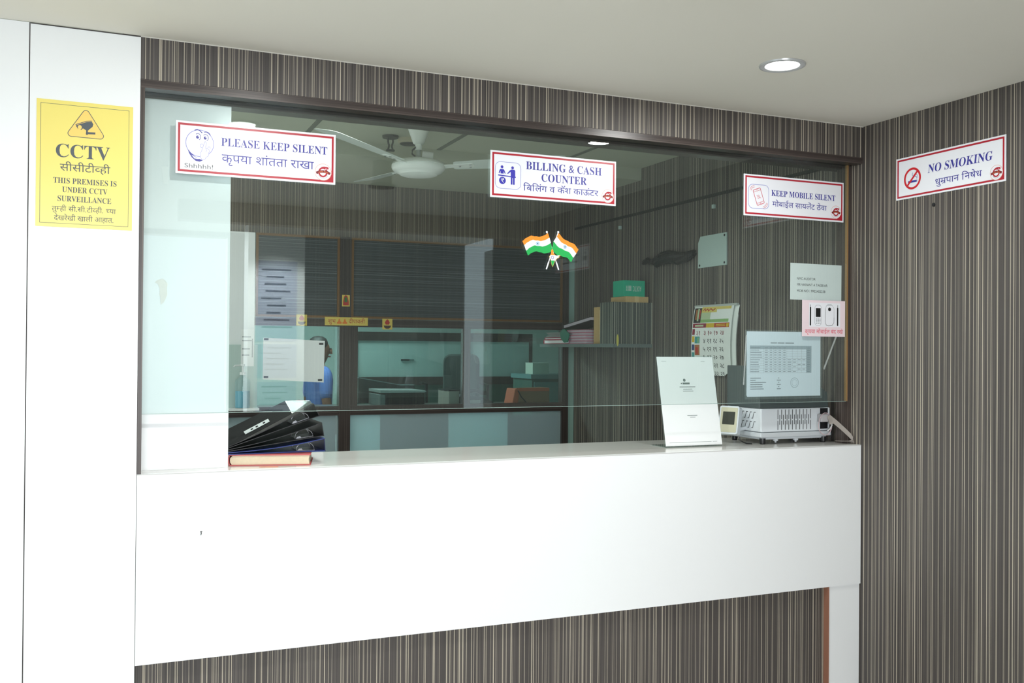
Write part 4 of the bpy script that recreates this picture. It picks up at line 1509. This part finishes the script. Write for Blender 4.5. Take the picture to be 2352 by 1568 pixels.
# worktop right behind the windows
cw = thing('office_worktop', 'dark office worktop running behind the partition windows', 'worktop', (.7, PY + .06, 0))
MB().box(0, .012, 1.045, 2.10, .55, 1.078).build('top', WOOD, cw)
MB().box(1.0, .30, .02, 1.62, .46, 1.044).build('drawer_unit', mat('slate_blue', (52, 78, 92), 0.6), cw)
MB().box(.06, .30, .02, .40, .46, 1.044).build('drawer_unit', mat('slate_blue', (0, 0, 0)), cw)
# printer
pr_ = thing('printer', 'pale topped black printer on worktop behind the left end of window', 'printer', (1.56, PY + .13, 1.0785))
MB().box(0, 0, 0, .26, .28, .095).build('body', BLACK, pr_, bevel=.006)
MB().box(-.035, -.005, .010, -.001, .285, .085).build('side_cover', mat('printer_grey', (116, 126, 126), 0.5), pr_, bevel=.004)
g = MB()
g.prism([(-.034, .0955), (.255, .0955), (.270, .100), (.262, .108), (-.034, .112)], 1, -.006, .285)
g.build('lid', mat('printer_lid', (168, 176, 174), 0.4), pr_)
MB().box(.03, -.060, .004, .19, -.0005, .009).build('paper_tray', mat('tray_green', (84, 120, 84), 0.6), pr_)
t = thing('desk_screen', 'dark flat monitor back on worktop beside the printer', 'monitor', (1.66, PY + .47, 1.0785))
g = MB()
g.prism([(-.19, .012), (.197, .012), (.197, .128), (.10, .128), (-.19, .178)], 1, 0, .03)
g.build('panel', mat('monitor_back', (50, 50, 50), 0.5), t)
g = MB()
g.prism([(-.19, .1784), (.10, .1284), (.197, .1284), (.197, .132), (.10, .133), (-.19, .184)], 1, -.004, .03)
g.build('top_edge', mat('monitor_edge', (150, 164, 164), 0.4), t)
MB().box(-.08, -.03, 0, .04, .07, .010).build('stand', BLACK, t)
MB().box(-.03, .0305, .010, 0, .05, .06).build('neck', BLACK, t)
# file tray and telephone
t = thing('file_tray', 'beige file tray in front of the office chair', 'tray', (2.00, PY + .17, 1.0785))
TRM = mat('tray_beige', (168, 160, 150), 0.6)
g = MB()
g.box(0, 0, 0, .07, .22, .10)
g.build('upright_file', TRM, t)
MB().box(-.002, -.002, .100, .075, .225, .108).build('lid', BLACK, t)
t = thing('telephone', 'dark desk telephone on worktop right of beige tray', 'telephone', (2.09, PY + .16, 1.0785))
g = MB()
g.prism([(0, 0), (.22, 0), (.22, .025), (.14, .060), (.02, .075), (0, .06)], 1, 0, .18)
g.build('base', mat('phone_dark', (52, 60, 60), 0.5), t, bevel=.003)
g = MB()
g.tube([(.0, -.004, .070), (.03, -.010, .098), (.09, -.010, .104), (.13, -.006, .086), (.16, -.002, .088)], [.014, .016, .010, .012, .016], 10)
g.build('handset', BLACK, t, smooth=True)
g = MB()
g.tube([(0, -.004, .066), (-.014, -.006, .04), (-.012, -.006, .012), (.0, -.004, .006)], .004, 8)
g.build('cord', BLACK, t)
MB().box(.035, -.0015, .012, .125, -.0002, .040).build('front_label', mat('tray_beige', (0, 0, 0)), t)
# orange bag
t = thing('orange_bag', 'orange and brown bag on worktop at right end of the windows', 'bag', (2.45, PY + .15, 1.0785))
g = MB()
g.prism([(0, 0), (.27, 0), (.27, .118), (.02, .110)], 1, 0, .14)
g.build('body', mat('bag_brown', (150, 110, 84), 0.7), t, bevel=.010)
g = MB()
g.prism([(-.012, .004), (.032, .004), (.045, .112), (.010, .112)], 1, -.004, .145)
g.build('side_flap', mat('bag_orange', (206, 104, 72), 0.7), t, bevel=.006)
g = MB()
g.tube([(.03, -.006, .100), (.055, -.008, .055), (.090, -.008, .020), (.120, -.006, .006)], .004, 8)
g.build('strap', BLACK, t)
MB().box(.02, -.0045, .095, .262, -.001, .117).build('top_band', mat('bag_orange', (0, 0, 0)), t)
# office cubicle screens with pale panels
def cubicle(label, xa, xb, y, name='cubicle_screen'):
    t = thing(name, label, 'screen', (xa, y, 0))
    w_ = xb - xa
    MB().box(.03, .008, 1.225, w_ - .03, .03, 1.515).build('pale_panel', mat('whiteboard_teal', (176, 200, 196), 0.35), t)
    MB().box(0, 0, 1.515, w_, .045, 1.585).build('top_rail', WOOD, t)
    MB().box(0, 0, 1.16, w_, .045, 1.225).build('lower_rail', WOOD, t)
    MB().box(0, 0, 0, .03, .045, 1.16).build('side_post', WOODV, t)
    MB().box(w_ - .03, 0, 0, w_, .045, 1.16).build('side_post', WOODV, t)
    MB().box(0, .0, 1.225, .03, .045, 1.515).build('side_stile', WOODV, t)
    MB().box(w_ - .03, .0, 1.225, w_, .045, 1.515).build('side_stile', WOODV, t)
    MB().box(.03, .012, .05, w_ - .03, .03, 1.159).build('lower_panel', mat('screen_green', (62, 98, 88), 0.6), t)
    return t
cubicle('pale cubicle screen in the office behind the printer', 1.74, 2.685, 4.35)
cubicle('pale cubicle screen in the office behind the telephone', 2.69, 3.285, 4.35)
t = thing('marker', 'small dark marker clipped on the pale cubicle screen behind printer', 'marker', (2.16, 4.3578, 1.362))
MB().box(-.035, -.008, -.006, .035, -.0005, .006).build('barrel', BLACK, t)
MB().box(.035, -.006, -.004, .075, -.0005, .004).build('cap', mat('marker_teal', (60, 100, 96), 0.5), t)
t = thing('office_pedestal', 'teal pedestal under the cream paper block in the office', 'pedestal', (2.98, 3.70, 0))
PTL = mat('pedestal_teal', (96, 136, 136), 0.6)
MB().box(0, 0, 1.225, .42, .40, 1.2595).build('top', PTL, t)
MB().box(.015, .015, .0, .405, .385, 1.2245).build('carcass', mat('screen_green', (62, 98, 88), 0.6), t)
MB().box(.03, .003, .90, .39, .0145, 1.20).build('drawer', PTL, t)
t = thing('paper_block', 'pale cream paper block on the office pedestal at right', 'papers', (3.03, 3.78, 1.26))
MB().box(0, 0, 0, .14, .14, .085).build('sheets', mat('block_cream', (196, 208, 194), 0.7), t)
MB().box(-.002, -.002, .0852, .142, .142, .089).build('cover', mat('block_cover', (214, 222, 212), 0.6), t)
# office chair
ch = thing('office_chair', 'dark office chair seen through the window between two panes', 'chair', Matrix.Translation((2.40, 3.72, 0)) @ Matrix.Rotation(R(-38), 4, 'Z'))
CHM = mat('chair_fabric', (44, 62, 58), 0.8)
g = MB()
g.prism(rrect(-.14, .98, .14, 1.415, .06, 6), 1, 0, .06)
g.build('backrest', CHM, ch, bevel=.015)
MB().prism(rrect(-.22, -.46, .22, -.02, .06, 5), 2, .46, .54).build('seat', CHM, ch, bevel=.015)
for s_ in (-1, 1):
    g = MB()
    g.tube([(.20 * s_, -.05, .50), (.24 * s_, -.06, .70), (.24 * s_, -.08, 1.19), (.24 * s_, -.20, 1.20)], .012, 8)
    g.build('armrest', BLACK, ch)
MB().tube([(0, .03, .99), (0, .06, .70), (0, -.10, .46)], .02, 10).build('back_stem', BLACK, ch)
MB().lathe([(.025, .10), (.025, .46)], (0, -.22, 0), 14).build('gas_column', CHROME, ch)
g = MB()
for k in range(5):
    a = 2 * PI * k / 5
    g.tube([(0, -.22, .10), (.27 * math.cos(a), -.22 + .27 * math.sin(a), .06)], [.025, .014], 8)
g.build('star_base', BLACK, ch)
for k in range(5):
    a = 2 * PI * k / 5
    MB().lathe([(.012, .0), (.025, .012), (.025, .04), (.012, .052)], (.27 * math.cos(a), -.22 + .27 * math.sin(a), 0), 10).build('castor', BLACK, ch)

# person in a blue shirt behind the left window
def skin(name, chains, m, parent, root=0, sub=2):
    verts, edges, rad = [], [], []
    idx = {}
    for ch_ in chains:
        prev = None
        for key, p, r in ch_:
            if key not in idx:
                idx[key] = len(verts)
                verts.append(p)
                rad.append(r)
            if prev is not None:
                edges.append((prev, idx[key]))
            prev = idx[key]
    me = bpy.data.meshes.new(name)
    me.from_pydata(verts, edges, [])
    o = bpy.data.objects.new(name, me)
    COL.objects.link(o)
    sk = o.modifiers.new('skin', 'SKIN')
    sv = me.skin_vertices[0].data if me.skin_vertices else None
    if sv is None:
        bpy.context.view_layer.objects.active = o
        o.select_set(True)
        bpy.ops.object.modifier_remove(modifier='skin')
        bpy.ops.object.modifier_add(type='SKIN')
        sv = me.skin_vertices[0].data
    for i, r in enumerate(rad):
        sv[i].radius = r if isinstance(r, tuple) else (r, r)
        sv[i].use_root = (i == root)
    ss = o.modifiers.new('smooth', 'SUBSURF')
    ss.levels = sub
    ss.render_levels = sub
    me.materials.append(m)
    if parent is not None:
        o.parent = parent
    return o
pe = thing('person', 'person in blue shirt standing sideways, half hidden by the taped sheet', 'person', Matrix.Translation((1.520, 4.60, 0)) @ Matrix.Rotation(R(100), 4, 'Z') @ Matrix.Scale(.955, 4))
SKN = mat('skin_brown', (120, 78, 60), 0.6)
body = [[('pel', (0, 0, .88), (.13, .10)), ('wst', (0, .0, 1.02), (.12, .09)), ('chs', (0, .0, 1.22), (.14, .10)), ('nkb', (0, .01, 1.34), (.07, .06)), ('nk', (0, .01, 1.39), (.045, .05)), ('hd0', (0, -.01, 1.44), (.055, .065)), ('hd1', (0, -.015, 1.51), (.070, .085)), ('hd2', (0, -.005, 1.575), (.060, .075))]]
for s_, n_ in ((1, 'L'), (-1, 'R')):
    body.append([('nkb', None, None), ('sh' + n_, (.155 * s_, .01, 1.30), .052), ('el' + n_, (.21 * s_, .02, 1.06), .040), ('wr' + n_, (.215 * s_, -.08, .84), .026), ('pm' + n_, (.215 * s_, -.10, .77), (.036, .018))])
    for k, (dx, l_) in enumerate(((-.022, .065), (-.008, .078), (.007, .074), (.021, .058))):
        body.append([('pm' + n_, None, None), ('fa%d' % k + n_, (.215 * s_ + dx, -.112, .735), .009), ('fb%d' % k + n_, (.215 * s_ + dx, -.110, .735 - l_ * .6), .008), ('fc%d' % k + n_, (.215 * s_ + dx, -.098, .735 - l_), .007)])
    body.append([('wr' + n_, None, None), ('ta' + n_, (.215 * s_ - .030 * s_, -.115, .79), .011), ('tb' + n_, (.215 * s_ - .040 * s_, -.130, .75), .009)])
    body.append([('pel', None, None), ('hp' + n_, (.09 * s_, 0, .82), .085), ('kn' + n_, (.10 * s_, -.01, .46), .058), ('an' + n_, (.10 * s_, .02, .09), .038), ('to' + n_, (.11 * s_, -.14, .035), (.042, .028))])
body = [[(k, p if p is not None else (0, 0, 0), r if r is not None else .05) for k, p, r in ch_] for ch_ in body]
bo = skin('body', body, SKN, pe)
g = MB()
g.lathe([(.0001, -.012), (.058, -.005), (.078, .025), (.080, .055), (.066, .085), (.035, .104), (.0001, .108)], (0, .012, 1.515), 20)
g.build('hair', mat('black_hair', (24, 22, 22), 0.6), pe, smooth=True)
g = MB()
for s_ in (-1, 1):
    g.lathe([(.0001, -.008), (.009, -.003), (.009, .004), (.0001, .008)], (.026 * s_, -.088, 1.515), 10)
g.build('eyes', mat('eye_dark', (30, 26, 24), 0.3), pe)
g = MB()
g.prism([(-.014, 1.470), (.014, 1.470), (.006, 1.515), (-.006, 1.515)], 1, -.112, -.080)
g.build('nose', SKN, pe, bevel=.004)
g = MB()
g.prism(rrect(-.022, 1.444, .022, 1.454, .004, 3), 1, -.092, -.070)
g.build('mouth', mat('lip', (120, 60, 58), 0.5), pe)
SHB = mat('blue_shirt', (70, 98, 160), 0.8)
sh_ = [[('a', (0, 0, .84), (.150, .118)), ('b', (0, 0, 1.02), (.142, .108)), ('c', (0, 0, 1.21), (.160, .118)), ('d', (0, .01, 1.335), (.082, .072))]]
for s_, n_ in ((1, 'L'), (-1, 'R')):
    sh_.append([('d', (0, 0, 0), .1), ('s' + n_, (.158 * s_, .01, 1.295), .064), ('e' + n_, (.205 * s_, .02, 1.08), .056)])
skin('shirt', sh_, SHB, pe)
tr_ = [[('p', (0, 0, .90), (.142, .112)), ('p2', (0, 0, .84), (.140, .11))]]
for s_, n_ in ((1, 'L'), (-1, 'R')):
    tr_.append([('p2', (0, 0, 0), .1), ('h' + n_, (.09 * s_, 0, .78), .096), ('k' + n_, (.10 * s_, -.01, .46), .072), ('an' + n_, (.10 * s_, .02, .10), .060)])
skin('trousers', tr_, mat('dark_trousers', (40, 44, 52), 0.8), pe)

# ================================================================== MIRRORED IN THE GLASS: column with posters in the outer room
def spot(name, loc, aim, power, size):
    l = bpy.data.lights.new(name, 'SPOT')
    l.energy = power
    l.spot_size = size
    l.spot_blend = 0.6
    l.shadow_soft_size = 0.05
    o = bpy.data.objects.new(name, l)
    COL.objects.link(o)
    o.location = loc
    o.rotation_euler = (Vector(aim) - Vector(loc)).to_track_quat('-Z', 'Y').to_euler()
    return o
spot('column_fill', (1.15, -3.42, 2.36), (1.15, -4.3, 1.55), 130, 1.05)  # added spot to make the column's reflection bright, no known fixture
pc = thing('poster_column', 'white column with posters in the outer room, mirrored in glass', 'column', (.93, -4.30, 0))
MB().box(0, -.22, 0, .43, .0, ZC - .001).build('shaft', mat('column_white', (244, 246, 246), 0.4), pc)
g = MB()
mirr = frame((.06, .001, 0), (-1, 0, 0), (0, 0, 1), (0, 1, 0))
def poster(x, z, w_, h_, rows, seed):
    o = MB().box(x, .0005, z, x + w_, .002, z + h_).build('poster', mat('poster_blue', (196, 204, 226), 0.5), pc)
    random.seed(seed)
    g = MB()
    for k in range(rows):
        zz = z + h_ * (.88 - .8 * k / rows)
        a = random.uniform(.1, .3) * w_
        b = random.uniform(.6, .9) * w_
        g.box(x + a, .002, zz, x + b, .0026, zz + h_ * .022)
    g.build('print', mat('poster_ink', (80, 90, 120), 0.6), o)
poster(.06, 1.50, .31, .62, 9, 1)
poster(.06, 1.22, .31, .26, 5, 2)
poster(.06, .85, .31, .34, 6, 3)

bpy.data.objects.remove(TXT, do_unlink=True)
